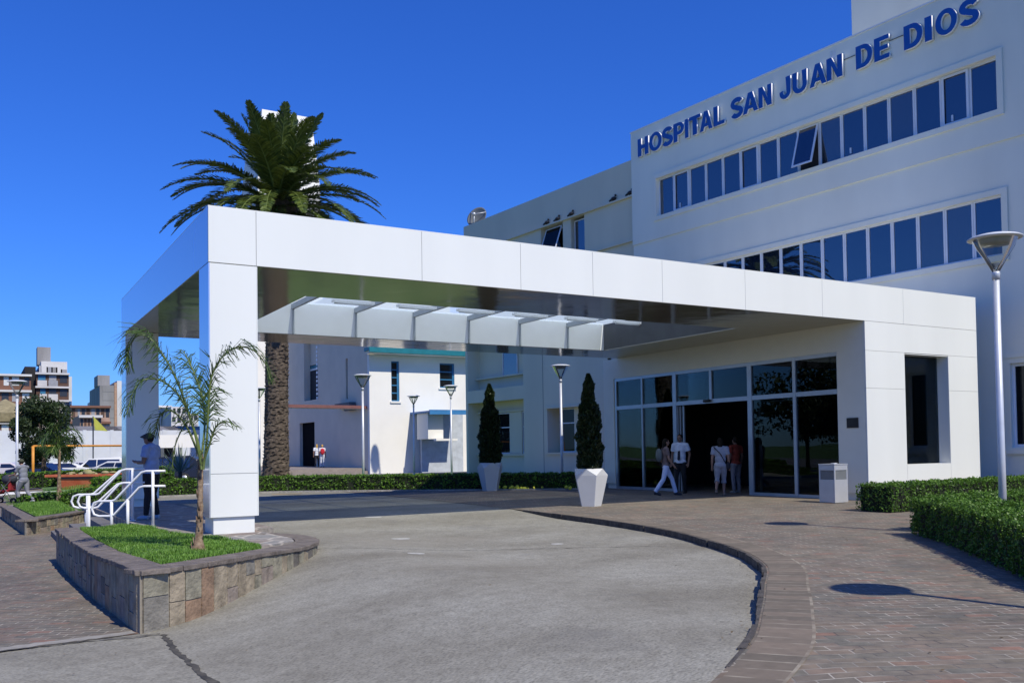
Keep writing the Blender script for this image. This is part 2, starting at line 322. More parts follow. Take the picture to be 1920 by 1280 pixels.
def header_course():
    m, t, p = nodes('header_course'); L = t.links.new; N = t.nodes.new
    u = N('ShaderNodeUVMap'); s = N('ShaderNodeSeparateXYZ'); L(u.outputs[0], s.inputs[0])
    wv = N('ShaderNodeMath'); wv.operation = 'FRACT'; L(s.outputs[0], wv.inputs[0])
    c1 = N('ShaderNodeMath'); c1.operation = 'GREATER_THAN'; c1.inputs[1].default_value = .88; L(wv.outputs[0], c1.inputs[0])
    fl = N('ShaderNodeMath'); fl.operation = 'FLOOR'; L(s.outputs[0], fl.inputs[0]); wn = N('ShaderNodeTexWhiteNoise'); wn.noise_dimensions = '1D'; L(fl.outputs[0], wn.inputs['W'])
    r = N('ShaderNodeValToRGB'); e = r.color_ramp.elements; e[0].color = (.125, .105, .076, 1); e[1].color = (.19, .150, .108, 1); L(wn.outputs[0], r.inputs[0])
    g = N('ShaderNodeNewGeometry'); n = N('ShaderNodeTexNoise'); n.inputs['Scale'].default_value = 12; n.inputs['Detail'].default_value = 7; L(g.outputs['Position'], n.inputs['Vector'])
    r2 = N('ShaderNodeValToRGB'); r2.color_ramp.elements[0].color = (.7, .7, .7, 1); r2.color_ramp.elements[1].color = (1.3, 1.3, 1.3, 1); L(n.outputs[0], r2.inputs[0])
    mx = N('ShaderNodeMix'); mx.data_type = 'RGBA'; mx.blend_type = 'MULTIPLY'; mx.inputs[0].default_value = .9; L(r.outputs[0], mx.inputs[6]); L(r2.outputs[0], mx.inputs[7])
    e1 = N('ShaderNodeMath'); e1.operation = 'GREATER_THAN'; e1.inputs[1].default_value = .94; L(s.outputs[1], e1.inputs[0])
    mxx = N('ShaderNodeMath'); mxx.operation = 'MAXIMUM'; L(c1.outputs[0], mxx.inputs[0]); L(e1.outputs[0], mxx.inputs[1])
    n2 = N('ShaderNodeTexNoise'); n2.inputs['Scale'].default_value = 5; L(g.outputs['Position'], n2.inputs['Vector']); st = N('ShaderNodeMath'); st.operation = 'MULTIPLY_ADD'; st.inputs[1].default_value = 4; st.inputs[2].default_value = -1.6; st.use_clamp = True; L(n2.outputs[0], st.inputs[0])
    mf = N('ShaderNodeMath'); mf.operation = 'MULTIPLY'; L(mxx.outputs[0], mf.inputs[0]); L(st.outputs[0], mf.inputs[1])
    m3 = N('ShaderNodeMix'); m3.data_type = 'RGBA'; L(mf.outputs[0], m3.inputs[0]); L(mx.outputs[2], m3.inputs[6]); m3.inputs[7].default_value = (.31, .27, .20, 1); L(m3.outputs[2], p.inputs['Base Color']); p.inputs['Roughness'].default_value = .85
    A = [q for q in CJ if 3.3 < q[1] < 16]; b = MB(); uv = []; d = 0; vs = []
    for i, q in enumerate(A):
        t2 = A[min(i+1, len(A)-1)]-A[max(i-1, 0)]; t2 /= np.linalg.norm(t2); nr = np.array([t2[1], -t2[0]]); nr = nr if nr[0] > 0 else -nr
        if i: d += np.linalg.norm(q-A[i-1])
        for k in (0.04, .44): w2 = q+nr*k; vs.append((w2[0], w2[1], G(w2[0])+.013)); uv.append((d/.17, (k-.04)/.40))
    b.add(vs, [(2*i, 2*i+1, 2*i+3, 2*i+2) for i in range(len(A)-1)]); o = b.build('paving_border', m, recalc=False); tag(o, kind='structure')
    ul = o.data.uv_layers.new(name='UVMap')
    for l in o.data.loops: ul.data[l.index].uv = uv[l.vertex_index]
header_course()
# left path of pavers, its concrete edging, joints in the concrete
PJ = [(-14, 8.4), (-5, 9.2), (.19, 9.6), (1.34, 9.74), (1.42, 9.75)]
ruled('paved_path', PJ, [(-14, 60), (-5, 60), (.4, 60), (3., 60), (3.1, 60)], lambda x, y: G(x)+.006, M_path, 30)
def strip(name, pts, wd, dz, m, jag=.3, zf=G):
    fine = []; 
    for a, b in zip(pts[:-1], pts[1:]):
        a, b = np.array(a, float), np.array(b, float); k = max(2, int(np.linalg.norm(b-a)/.06)); fine += [a+(b-a)*i/k for i in range(k)]
    fine.append(np.array(pts[-1], float)); vs = []
    off = 0
    for i, q in enumerate(fine):
        t = fine[min(i+1, len(fine)-1)]-fine[max(i-1, 0)]; t /= np.linalg.norm(t); nr = np.array([-t[1], t[0]]); off = off*.8+random.uniform(-1, 1)*wd*jag
        for sgn in (-1, 1): w2 = q+nr*(off+sgn*wd*random.uniform(.5-jag, .5+jag)); vs.append((w2[0], w2[1], zf(w2[0], w2[1])+dz))
    b = MB(); b.add(vs, [(2*i, 2*i+1, 2*i+3, 2*i+2) for i in range(len(fine)-1)]); return tag(b.build(name, m, recalc=False), kind='structure')
M_crack = mat('dirt_filled_joint', (.035, .033, .028), .95, col2=(.10, .09, .07), sc=9)
M_band = mat('pale_cement_band', (.22, .205, .175), .95, col2=(.33, .31, .27), sc=6, bump=.4)
strip('cement_edging', [(-9, 8.95), (-5, 9.28), (.19, 9.70), (1.36, 9.84)], .16, .010, M_band, .12)
strip('expansion_joint', [(-9, 8.8), (-5, 9.16), (.19, 9.58), (.9, 9.64), (1.56, 9.52)], .035, .014, M_crack, .35, GD)
strip('expansion_joint', [(1.57, 9.51), (1.56, 8.3), (1.6, 7.1), (1.62, 4), (1.7, -2)], .05, .006, M_crack, .3, GD)
strip('expansion_joint', [(4.2, 12.85), (5.4, 12.25), (8.9, 10.55)], .018, .005, M_crack, .5, GD)
M_stain = mat('pale_cement_patch', (.40, .39, .35), .95, var=.15, sc=12)
for (u, v, a_, b_) in ((752, 1008, .16, .06), (780, 1041, .13, .05), (1045, 1017, .10, .04), (700, 975, .2, .05)):
    q = onZ(u, v, -.19); bb = MB(); bb.add([(q[0]+RX[0]*a_*math.cos(t*.52)*random.uniform(.8, 1.1)+FW[0]*b_*3*math.sin(t*.52), q[1]+RX[1]*a_*math.cos(t*.52)+FW[1]*b_*3*math.sin(t*.52)*random.uniform(.8, 1.1), 0) for t in range(12)], [tuple(range(12))])
    bb.v = [(x, y, GD(x, y)+.004) for x, y, z in bb.v]; tag(bb.build('cement_patch', M_stain, recalc=False), kind='structure')
# platform under the west columns, steps, parking, chapel terrace
pb = MB(); pb.prism([(2.5, 16.7), (2.4, 26.6), (4.3, 27.0), (4.35, 15.4), (3.9, 15.2), (2.6, 16.5)], -.6, -.004); tag(pb.build('platform', M_flag), kind='structure')
st_ = MB()
for i in range(3): st_.box((2.5-.36*(i+1), 17.15, -.6), (2.5-.36*i+.0, 22.6, -.13*(i+1)))
tag(st_.build('steps', mat('step_stone', (.16, .15, .145), .85, bump=.5)), kind='structure')
sheet('parking_lot', [-60, -20, 0, 10, 20, 45], [52, 60, 80, 100, 130], lambda x, y: -.14-.41*sst((6-x)/6.) if False else G(x)-.10, M_asph)
kk = MB(); kk.box((-12, 47.0, -.7), (7.5, 47.25, -.36)); tag(kk.build('white_kerb', M_whitemetal), kind='structure')
# kerb in front of the back hedge
HB = catmull([(-1, 30.2), (3.4, 30.8), (7.2, 31.4), (9.2, 31.3), (11.4, 29.8), (14.2, 27.6), (17.9, 24.7)], 6)
kk = MB()
for a, b in zip(HB[:-1], HB[1:]):
    t = (b-a)/np.linalg.norm(b-a); nr = np.array([t[1], -t[0]]); kk.prism([tuple(a), tuple(b), tuple(b+nr*.22), tuple(a+nr*.22)], -.7, lambda x, y: G(x)+.05)
tag(kk.build('hedge_kerb', M_kerb), kind='structure')

# ------------------------------------------------------------------ stone planters
def inset(poly, d):
    n = len(poly); out = []
    for i in range(n):
        p0, p1, p2 = (np.array(poly[(i+k-1) % n], float) for k in range(3)); a = (p1-p0)/np.linalg.norm(p1-p0); b = (p2-p1)/np.linalg.norm(p2-p1)
        na = np.array([-a[1], a[0]]); nb = np.array([-b[1], b[0]]); mm = na+nb; mm /= np.linalg.norm(mm); out.append(tuple(p1+mm*d/max(.35, mm@na)))
    return out
def stone_wall(parent, path, ztop, zbot, thick=.05, name='wall'):
    """courses of rough stones facing along a path (outer side on the right of travel)"""
    b = MB(); L = [0]
    P = [np.array(p, float) for p in path]
    for a, c in zip(P[:-1], P[1:]): L.append(L[-1]+np.linalg.norm(c-a))
    def at(s):
        s = min(max(s, 0), L[-1]-1e-6); i = next(k for k in range(len(L)-1) if L[k+1] > s); t = (s-L[i])/(L[i+1]-L[i]); return P[i]+(P[i+1]-P[i])*t
    s = 0
    while s < L[-1]-.03:
        wd = random.uniform(.14, .30); e = min(s+wd, L[-1]); m = at((s+e)/2); z1 = ztop(*m); z0 = zbot(*m); h = z1-z0
        cuts = [0, 1] if h < .22 or random.random() < .3 else ([0, random.uniform(.35, .6), 1] if random.random() < .75 or h < .4 else [0, .3, .66, 1])
        ks = 3 if e-s > .1 else 2
        for c0, c1 in zip(cuts[:-1], cuts[1:]):
            pin, pout = [], []
            o = random.uniform(0, .014)
            for k in range(ks):
                q = at(s+.006+(e-s-.012)*k/(ks-1)); q2 = at(min(s+.006+(e-s-.012)*k/(ks-1)+.02, L[-1]-1e-4)); q1 = at(max(s+(e-s)*k/(ks-1)-.02, 0)); t = (q2-q1); t /= max(1e-6, np.linalg.norm(t)); nr = np.array([t[1], -t[0]])
                pout.append(tuple(q+nr*(.006+o*.6))); pin.append(tuple(q-nr*.04))
            b.prism(pout+pin[::-1], lambda x, y: z0+h*c0+.006-(.05 if c0 == 0 else 0), lambda x, y: z0+h*c1-.005, random.choice([0, 0, 0, 2, 2, 3, 4, 4, 4, 5, 5, 5, 5, 1]))
        s = e
    return b.build(name, STONES, parent, bevel=.008)
def planter(label, cat, poly, face_path, ztop, zbot, soilf, cop=.30):
    o = empty('stone_planter', label, cat, (poly[0][0], poly[0][1], zbot(*poly[0])), world=True)
    core = MB(); core.prism(inset(poly, .002), lambda x, y: zbot(x, y)-.15, lambda x, y: min(ztop(x, y)-.05, soilf(x, y)-.02)); core.build('core', M_mortar, o)
    stone_wall(o, face_path, lambda x, y: ztop(x, y)-.05, zbot, name='stone_facing')
    # coping slabs along the facing path
    P = [np.array(p, float) for p in face_path]; L = [0]
    for a, c in zip(P[:-1], P[1:]): L.append(L[-1]+np.linalg.norm(c-a))
    def at(s):
        s = min(max(s, 0), L[-1]-1e-6); i = next(k for k in range(len(L)-1) if L[k+1] > s); return P[i]+(P[i+1]-P[i])*(s-L[i])/(L[i+1]-L[i])
    b = MB(); s = 0
    while s < L[-1]-.02:
        e = min(s+random.uniform(.35, .6), L[-1]); 
        if L[-1]-e < .2: e = L[-1]
        for cr in L[1:-1]:
            if s < cr-.05 < e and cr in (L[k] for k in corner_idx(P)): e = cr
        k = 5; po, pi = [], []
        for j in range(k):
            x = s+.004+(e-s-.008)*j/(k-1); q = at(x); t = at(min(x+.02, e-.001))-at(max(x-.02, s+.001)); t /= max(1e-6, np.linalg.norm(t)); nr = np.array([t[1], -t[0]])
            po.append(tuple(q+nr*(.035+random.uniform(-.012, .012)))); pi.append(tuple(q-nr*cop))
        dz = random.uniform(-.003, .006); b.prism(po+pi[::-1], lambda x, y: ztop(x, y)-.05, lambda x, y: ztop(x, y)+dz, 0); s = e
    b.build('coping', M_coping, o, bevel=.007)
    return o
def corner_idx(P):
    r = []
    for i in range(1, len(P)-1):
        a = P[i]-P[i-1]; b = P[i+1]-P[i]; a /= np.linalg.norm(a); b /= np.linalg.norm(b)
        if a@b < .8: r.append(i)
    return r
p1_top = lambda x, y: .05+.06*sst((13-y)/3.)*sst((3.6-x)/2)-.05*sst((x-3)/1.)
p1_soil = lambda x, y: np.maximum(.012, p1_top(x, y)-.03)
pts_top = [(106, 992), (150, 1022), (200, 1052), (248, 1080), (270, 1077.5), (327, 1075), (383, 1072), (450, 1060), (513, 1050), (563, 1033), (582, 1020)]
right_curve = catmull([(1.40, 9.72), (1.9, 9.95), (2.35, 10.35), (2.85, 10.9), (3.4, 11.5), (3.85, 12.05), (4.13, 12.5), (4.3, 13.1), (4.25, 13.8), (4.0, 14.4)], 5)
left_side = [(1.16, 17.05), (1.18, 14.6), (1.27, 12.), (1.40, 9.72)]
face1 = [np.array(p) for p in left_side[:-1]]+right_curve
poly1 = [tuple(p) for p in face1]+[(4.0, 15.3), (2.55, 16.55), (2.45, 17.1)]
P1 = planter('long low stone planter with grass and a young palm beside the driveway', 'planter', poly1, face1, p1_top, lambda x, y: G(x), lambda x, y: p1_soil(x, y))
# flagstone top around the column, soil
fb = MB(); fb.prism([(3.0, 14.0), (3.3, 12.35), (3.9, 12.75), (4.02, 13.3), (3.95, 14.1), (3.95, 15.25), (2.62, 16.4), (2.7, 14.9)], -.2, lambda x, y: .004, 0); fb.build('flagstone_top', M_flag, P1)
sb = MB(); soil1 = [(1.50, 16.9), (1.50, 14.6), (1.6, 12.1), (1.70, 10.15), (1.95, 10.3), (2.65, 11.2), (3.2, 11.9), (3.28, 12.3), (2.98, 13.9), (2.6, 15.1), (2.55, 16.4), (2.4, 17.0)]
sb.prism(soil1, -.2, lambda x, y: float(p1_soil(x, y))); sb.build('soil', M_soil, P1)
def inpoly(P, poly):
    x, y = P[:, 0], P[:, 1]; c = np.zeros(len(x), bool); n = len(poly)
    for i in range(n):
        (x0, y0), (x1, y1) = poly[i], poly[(i+1) % n]; cond = ((y0 > y) != (y1 > y)) & (x < (x1-x0)*(y-y0)/(y1-y0+1e-12)+x0); c ^= cond
    return c
def grass(poly, n, h, z, label):
    a = np.array(poly); lo, hi = a.min(0), a.max(0); P = RNG.uniform(lo, hi, (n*3, 2)); P = P[inpoly(P, poly)]
    th_ = np.sin(P[:, 0]*4.3+1.7*np.sin(P[:, 1]*3.1))*np.sin(P[:, 1]*3.7+P[:, 0]*1.9)+.5*np.sin(P[:, 0]*13+P[:, 1]*9)*np.sin(P[:, 1]*11); P = P[RNG.uniform(-1.6, .25, len(P)) < th_][:n]; n = len(P)
    cl = np.sin(P[:, 0]*7+np.cos(P[:, 1]*5))*np.cos(P[:, 1]*6.1+P[:, 0]*2)
    hh = h*RNG.uniform(.5, 1.25, n)*(1+.35*cl); an = RNG.uniform(0, 6.28, n); ln = RNG.uniform(.1, 1., n)
    U = np.stack([np.cos(an)*hh*ln*.5, np.sin(an)*hh*ln*.5, hh*.5], 1); an2 = an+1.57+RNG.normal(0, .4, n); wv = .0045*(1+h*3)
    V = np.stack([np.cos(an2)*wv, np.sin(an2)*wv, 0*an], 1); zz = z(P[:, 0], P[:, 1]) if callable(z) else np.full(n, z)
    C = np.stack([P[:, 0], P[:, 1], zz], 1)+U
    return tag(quads('grass', C, U, V, np.clip(RNG.normal(.5, .25, n)+.2*cl, 0, 1), M_grassb, shape='blade'), label, 'grass', kind='stuff')
grass(soil1, 52000, .05, p1_soil, 'short green grass in the near stone planter')
# second planter further up the path
poly2 = [(.62, 30.), (.95, 23.05), (2.0, 24.9), (2.35, 25.6), (2.3, 31.), (.9, 31.5)]
p2t = lambda x, y: -.15
P2 = planter('low stone planter edging the lawn beyond the steps', 'planter', poly2, [poly2[0], poly2[1], poly2[2], poly2[3]], p2t, lambda x, y: G(x), lambda x, y: -.148, cop=.25)
lb = MB(); s2 = [(.9, 30), (1.2, 24.1), (1.8, 25.2), (2.2, 26), (2.2, 31), (1.2, 31.3)]; lb.prism(s2, -.4, -.148); lb.build('soil', M_soil, P2)
grass(s2, 9000, .05, -.148, 'grass inside the low planter beyond the steps')
lawn2 = [(2.4, 27.5), (2.4, 33.5), (.9, 34.5), (1.0, 46.5), (8, 46.5), (8, 33.5), (4.3, 31.2)]
lb = MB(); lb.prism(lawn2, -.7, lambda x, y: G(x)+.03); tag(lb.build('lawn', M_soil), kind='structure')
grass(lawn2, 16000, .07, lambda x, y: G(x)+.03, 'grass growing on the lawn left of the canopy')

# ------------------------------------------------------------------ hedges
def hedge(label, path, wd, h, zf, dens=520, leaf=.03, seed=1, group=None):
    P = [np.array(p, float) for p in path]; o = empty('hedge', label, 'hedge', (*P[0], zf(*P[0])), world=True, group=group)
    core = MB(); C, U, V, rn = [], [], [], []
    Ls, Rs = [], []; P0_, PE_ = P[0].copy(), P[-1].copy()
    for i, q in enumerate(P):
        t = P[min(i+1, len(P)-1)]-P[max(i-1, 0)]; t /= np.linalg.norm(t); nr = np.array([-t[1], t[0]]); Ls.append(q+nr*wd/2); Rs.append(q-nr*wd/2)
    def patch(a, b, c, d, n):  # quad a b c d (3d)
        k = len(a); 
        uu, vv = RNG.uniform(0, 1, n), RNG.uniform(0, 1, n); p = (a[None]*(1-uu)[:, None]+b[None]*uu[:, None])*(1-vv)[:, None]+(d[None]*(1-uu)[:, None]+c[None]*uu[:, None])*vv[:, None]
        nm = np.cross(b-a, d-a); nm /= np.linalg.norm(nm); 
        lump = .035*np.sin(p[:, 0]*9+p[:, 2]*7)*np.sin(p[:, 1]*8+1+p[:, 2]*5)+.02*np.sin(p[:, 0]*23+p[:, 1]*19)
        dep = -np.abs(RNG.normal(0, .03, n))+lump; p = p+nm[None]*dep[:, None]
        r = rdir(n)*.75+nm[None]*.55; r /= np.linalg.norm(r, axis=1)[:, None]; u = np.cross(r, rdir(n)); u /= np.linalg.norm(u, axis=1)[:, None]; v = np.cross(r, u)
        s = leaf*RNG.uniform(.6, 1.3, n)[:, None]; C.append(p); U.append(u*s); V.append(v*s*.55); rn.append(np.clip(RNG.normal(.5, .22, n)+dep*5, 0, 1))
    def V3(q, z): return np.array([q[0], q[1], z])
    for i in range(len(P)-1):
        z0a, z0b = zf(*P[i]), zf(*P[i+1]); e = .04
        core.add([V3(Ls[i]*(1-2*e)+Rs[i]*2*e, z0a), V3(Rs[i]*(1-2*e)+Ls[i]*2*e, z0a), V3(Rs[i+1]*(1-2*e)+Ls[i+1]*2*e, z0b), V3(Ls[i+1]*(1-2*e)+Rs[i+1]*2*e, z0b),
                  V3(Ls[i]*(1-2*e)+Rs[i]*2*e, z0a+h-.05), V3(Rs[i]*(1-2*e)+Ls[i]*2*e, z0a+h-.05), V3(Rs[i+1]*(1-2*e)+Ls[i+1]*2*e, z0b+h-.05), V3(Ls[i+1]*(1-2*e)+Rs[i+1]*2*e, z0b+h-.05)],
                 [(3, 2, 1, 0), (4, 5, 6, 7), (0, 1, 5, 4), (1, 2, 6, 5), (2, 3, 7, 6), (3, 0, 4, 7)])
        ln = np.linalg.norm(P[i+1]-P[i])
        patch(V3(Rs[i], z0a+h), V3(Rs[i+1], z0b+h), V3(Ls[i+1], z0b+h), V3(Ls[i], z0a+h), int(ln*wd*dens*1.3))
        patch(V3(Rs[i], z0a+.03), V3(Rs[i+1], z0b+.03), V3(Rs[i+1], z0b+h), V3(Rs[i], z0a+h), int(ln*h*dens*1.2))
        patch(V3(Ls[i+1], z0b+.03), V3(Ls[i], z0a+.03), V3(Ls[i], z0a+h), V3(Ls[i+1], z0b+h), int(ln*h*dens*.9))
    for a, b, q, sg in ((Ls[0], Rs[0], P[0], 1), (Rs[-1], Ls[-1], P[-1], 1)): z = zf(*q); patch(V3(a, z+.03), V3(b, z+.03), V3(b, z+h), V3(a, z+h), int(wd*h*dens*1.2))
    t0 = P[1]-P[0]; t0 /= np.linalg.norm(t0); t1 = P[-1]-P[-2]; t1 /= np.linalg.norm(t1)
    for i_ in (0, 1, 4, 5): v = core.v[i_]; core.v[i_] = (v[0]+t0[0]*.08, v[1]+t0[1]*.08, v[2])
    for i_ in (-8+2, -8+3, -8+6, -8+7): v = core.v[i_]; core.v[i_] = (v[0]-t1[0]*.08, v[1]-t1[1]*.08, v[2])
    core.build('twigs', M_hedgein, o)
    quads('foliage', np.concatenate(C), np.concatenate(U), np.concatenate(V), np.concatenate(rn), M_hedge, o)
    return o
GB = lambda x, y: float(G(x))
h2 = onZ(1726, 936, .42); 
hedge('clipped green hedge along the foot of the white lobby wall', [(15.65, 12.15), (17, 12.15), (20, 12.2), (25, 12.3)], .85, .57, GB, 900, .026)
hedge('clipped hedge arm behind the grey lamp post nearest the camera', [(12.75, 8.85), (14.2, 8.95), (16.5, 9.05), (22, 9.2)], .75, .54, GB, 1100, .024)
E_ = [onZ(u, v, -.12)[:2] for u, v in ((1738, 1011), (1770, 1022), (1835, 1049), (1888, 1072), (1925, 1090))]; E_ = [E_[0]+(.35, .5)]+E_+[E_[-1]+(-.9, -1.2), E_[-1]+(-1.2, -3.)]
PH = []
for i in range(len(E_)): t = E_[min(i+1, len(E_)-1)]-E_[max(i-1, 0)]; t /= np.linalg.norm(t); PH.append(E_[i]+np.array([-t[1], t[0]])*.47)
hedge('nearest clipped hedge, running off the right edge of the frame', catmull(PH, 2), .95, .57, GB, 1900, .019)
hedge('long clipped hedge at the back of the driveway under the big palm', [tuple(p+np.array((.25, .6))) for p in HB[4:]], .7, .55, GB, 420, .042)
for nm, pth, hh in (('low hedge in front of the parked cars, nearer row', [(1.3, 38.2), (8.2, 38.2)], .31), ('low hedge in front of the parked cars, farther row', [(-5, 51), (9, 51)], .75), ('small hedge seen between the two west columns', [(3.2, 31.9), (5.6, 32.1)], .8)):
    hedge(nm, pth, .9, hh, GB, 170, .07)

# ------------------------------------------------------------------ entrance canopy
X0, X1, Y0, Y1, ZS, ZT = 3.12, 23.17, 14.58, 24.5, 4.27, 5.15
OX0, OX1, OY0, OY1 = 5.45, 16.75, 17.0, 22.7
CN = empty('entrance_canopy', 'white flat entrance canopy on square columns with a glazed roof opening', 'canopy', (X0, Y0, 0), world=True)
xs = [X0]+[float(onY(u, 480, Y0)[0]) for u in (480.5, 791, 976, 1111, 1241, 1396, 1540, 1691)]+[X1]
fb = MB()
for a, b in zip(xs[:-1], xs[1:]): fb.box((a+.003, Y0, ZS+.004), (b-.003, Y0+.03, ZT))
fb.build('fascia', M_white, CN, bevel=.003, label='long white panelled front fascia')
cb = MB(); cb.box((X0+.02, Y0+.03, ZS+.02), (X1-.01, OY0, ZT-.03)); cb.box((X0+.02, OY1+.2, ZS+.02), (X1-.01, Y1-.02, ZT-.03)); cb.box((X0+.02, OY0, ZS+.02), (OX0, OY1+.2, ZT-.03)); cb.box((OX1, OY0, ZS+.02), (X1-.01, OY1+.2, ZT-.03))
cb.build('roof', M_joint, CN)
rb = MB(); e = .05
rb.box((X0, Y0, ZT), (X1, OY0-.1, ZT+.02)); rb.box((X0, OY1+.3, ZT), (X1, Y1, ZT+.02)); rb.box((X0, OY0-.1, ZT), (OX0-.1, OY1+.3, ZT+.02)); rb.box((OX1+.1, OY0-.1, ZT), (X1, OY1+.3, ZT+.02)); rb.build('roof_edge', M_white, CN)
fb = MB(); fb.box((X0, Y0+.031, ZS+.004), (X0+.02, Y1, ZT)); fb.build('side_fascia', M_side, CN)
fb = MB(); fb.box((X0+.021, Y1-.02, ZS+.004), (X1, Y1, ZT)); fb.build('rear_fascia', M_white, CN)
sf = MB(); sf.box((X0+.021, Y0+.031, ZS), (X1, OY0, ZS+.015)); sf.box((X0+.021, OY1, ZS), (X1, Y1-.021, ZS+.015)); sf.box((X0+.021, OY0, ZS), (OX0, OY1, ZS+.015)); sf.box((OX1, OY0, ZS), (X1, OY1, ZS+.015)); sf.build('soffit', M_soffit, CN)
# roof opening: upstand, beams, glass, light fittings
M_ups = mat('white_upstand', (.88, .90, .88), .5, var=.02); M_beam = mat('grey_steel_beam', (.40, .44, .46), .5, var=.05)
up = MB(); up.box((OX0-.02, OY1+.001, ZS+.016), (OX1+.02, OY1+.05, ZT-.03)); up.box((OX0-.02, OY0-.05, ZS+.016), (OX1+.02, OY0-.001, ZT-.03)); up.box((OX0-.05, OY0, ZS+.016), (OX0-.001, OY1, ZT-.03)); up.box((OX1+.001, OY0, ZS+.016), (OX1+.05, OY1, ZT-.03)); up.build('upstand', M_ups, CN)
bx = [6.95+1.69*i for i in range(6)]
for x in bx:
    b = MB(); b.box((x-.04, OY0, 4.92), (x+.04, OY1, 5.06)); b.box((x-.022, OY1-.05, ZS+.02), (x+.022, OY1, 4.92)); b.build('beam', M_beam, CN, bevel=.004)
ed = [OX0]+bx+[OX1]
for a, c in zip(ed[:-1], ed[1:]):
    b = MB(); b.box((a+.03, OY0, 5.07), (c-.03, OY1, 5.085)); b.build('roof_pane', M_skyglass, CN)
M_diff, _t, _p = nodes('milky_diffuser'); _p.inputs['Base Color'].default_value = (.9, .92, .92, 1); _tr = _t.nodes.new('ShaderNodeBsdfTranslucent'); _tr.inputs[0].default_value = (.95, .97, .97, 1); _mx = _t.nodes.new('ShaderNodeMixShader'); _mx.inputs[0].default_value = .7
_t.links.new(_p.outputs[0], _mx.inputs[1]); _t.links.new(_tr.outputs[0], _mx.inputs[2]); _t.links.new(_mx.outputs[0], _t.nodes['Material Output'].inputs[0])
for i in range(6):
    a = bx[i]+.42; b = MB(); b.box((a, 20.82, 4.87), (a+1.06, 20.98, 4.93)); b.tube([(a+.04, 20.9, 4.85), (a+1.02, 20.9, 4.85)], .02); b.build('light_fitting', M_diff, CN)
# columns
for (ya, yb), nm in (((Y0, 15.27), 'front column with white lit face'), ((23.8, Y1-.001), 'rear column in shade')):
    c = MB(); zb = .27 if ya < 20 else .18; c.box((X0+.012, ya+.003, zb), (3.87, ya+.03, .945)); c.box((X0+.012, ya+.003, .953), (3.87, ya+.03, ZS-.008)); c.box((X0+.02, ya+.03, zb+.01), (3.875, yb-.005, ZS-.01)); c.box((X0+.001, ya, zb), (X0+.02, yb, ZS-.008), mi=1)
    c.box((3.872, ya+.003, zb), (3.885, yb, ZS-.008)); c.box((X0+.07, ya+.05, -.05 if ya < 20 else -.2), (3.83, yb-.04, zb+.01)); c.build('column', [M_white, M_side], CN, label=nm)

# ------------------------------------------------------------------ lobby block
LX = 18.63; FL = -.12
LB = empty('lobby_building', 'white entrance lobby with glass doors and a deep window, under the canopy', 'building', (LX, Y0, FL), world=True)
wb = MB(); WX0, WX1, WZ0, WZ1 = 20.12, 21.9, .74, 3.52
def fr(x0, x1, z0, z1): wb.box((x0+.003, Y0+.002, z0+.003), (x1-.003, Y0+.04, z1-.003))
zj = [.06, 2.63, 3.55, ZS]
for z0, z1 in ((3.55, ZS),): fr(LX, X1, z0, z1)
fr(LX, WX0, 2.63, 3.55); fr(WX1, X1, 2.63, 3.55); fr(LX, WX0, .06, 2.63); fr(WX1, X1, .06, 2.63); fr(WX0, WX1, .06, WZ0)
wb.build('front_cladding', M_white, LB)
cb = MB(); cb.box((LX+.02, Y0+.04, FL), (WX0-.02, Y0+.36, ZS)); cb.box((WX1+.02, Y0+.04, FL), (X1-.01, Y0+.36, ZS)); cb.box((WX0-.02, Y0+.04, FL), (WX1+.02, Y0+.36, WZ0-.02)); cb.box((WX0-.02, Y0+.04, WZ1+.03), (WX1+.02, Y0+.36, ZS))
cb.build('front_wall', M_inwall, LB)
rv = MB(); rv.box((WX0-.019, Y0+.01, WZ0), (WX0, Y0+.36, WZ1)); rv.box((WX1, Y0+.01, WZ0), (WX1+.019, Y0+.36, WZ1)); rv.box((WX0, Y0+.01, WZ0-.019), (WX1, Y0+.36, WZ0)); rv.box((WX0, Y0+.01, WZ1), (WX1, Y0+.36, WZ1+.019)); wn = rv.build('window', M_white, LB, label='deep tall window with white reveal')
gg = MB(); gg.box((WX0, Y0+.33, WZ0), (WX1, Y0+.34, WZ1)); gg.build('pane', M_doorglass, wn)
pl = MB(); pl.box((LX+.05, Y0+.05, FL-.05), (X1-.05, Y0+.06+.3, .055)); pl.box((LX+.06, Y0+.06, FL), (LX+.12, 15.4, .055)); pl.box((LX+.06, 24.75, FL), (LX+.12, 25.2, .055)); pl.build('plinth', M_white, LB)
# west (door) wall
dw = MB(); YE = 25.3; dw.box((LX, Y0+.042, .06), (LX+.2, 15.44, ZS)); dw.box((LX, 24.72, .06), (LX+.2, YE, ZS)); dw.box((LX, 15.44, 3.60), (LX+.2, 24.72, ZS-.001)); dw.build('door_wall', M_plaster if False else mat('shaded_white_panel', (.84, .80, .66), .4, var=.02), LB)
bk = MB(); bk.box((LX+.2, YE-.2, FL), (24.6, YE, 4.9)); bk.box((LX+.2, YE-2, 4.28), (24.6, YE, 4.5)); bk.build('rear_wall', M_plaster, LB)
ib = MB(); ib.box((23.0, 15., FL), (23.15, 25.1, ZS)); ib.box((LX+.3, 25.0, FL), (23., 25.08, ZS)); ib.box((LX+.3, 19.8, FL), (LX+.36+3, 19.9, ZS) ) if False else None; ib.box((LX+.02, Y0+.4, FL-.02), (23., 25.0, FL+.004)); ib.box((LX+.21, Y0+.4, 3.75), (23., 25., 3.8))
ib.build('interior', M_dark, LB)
ib = MB(); ib.box((20.9, 16.6, FL), (22.9, 16.7, ZS-.6)); ib.box((21., 15.2, FL), (22.3, 15.9, .75)); ib.build('inner_partition', M_inwall, LB)
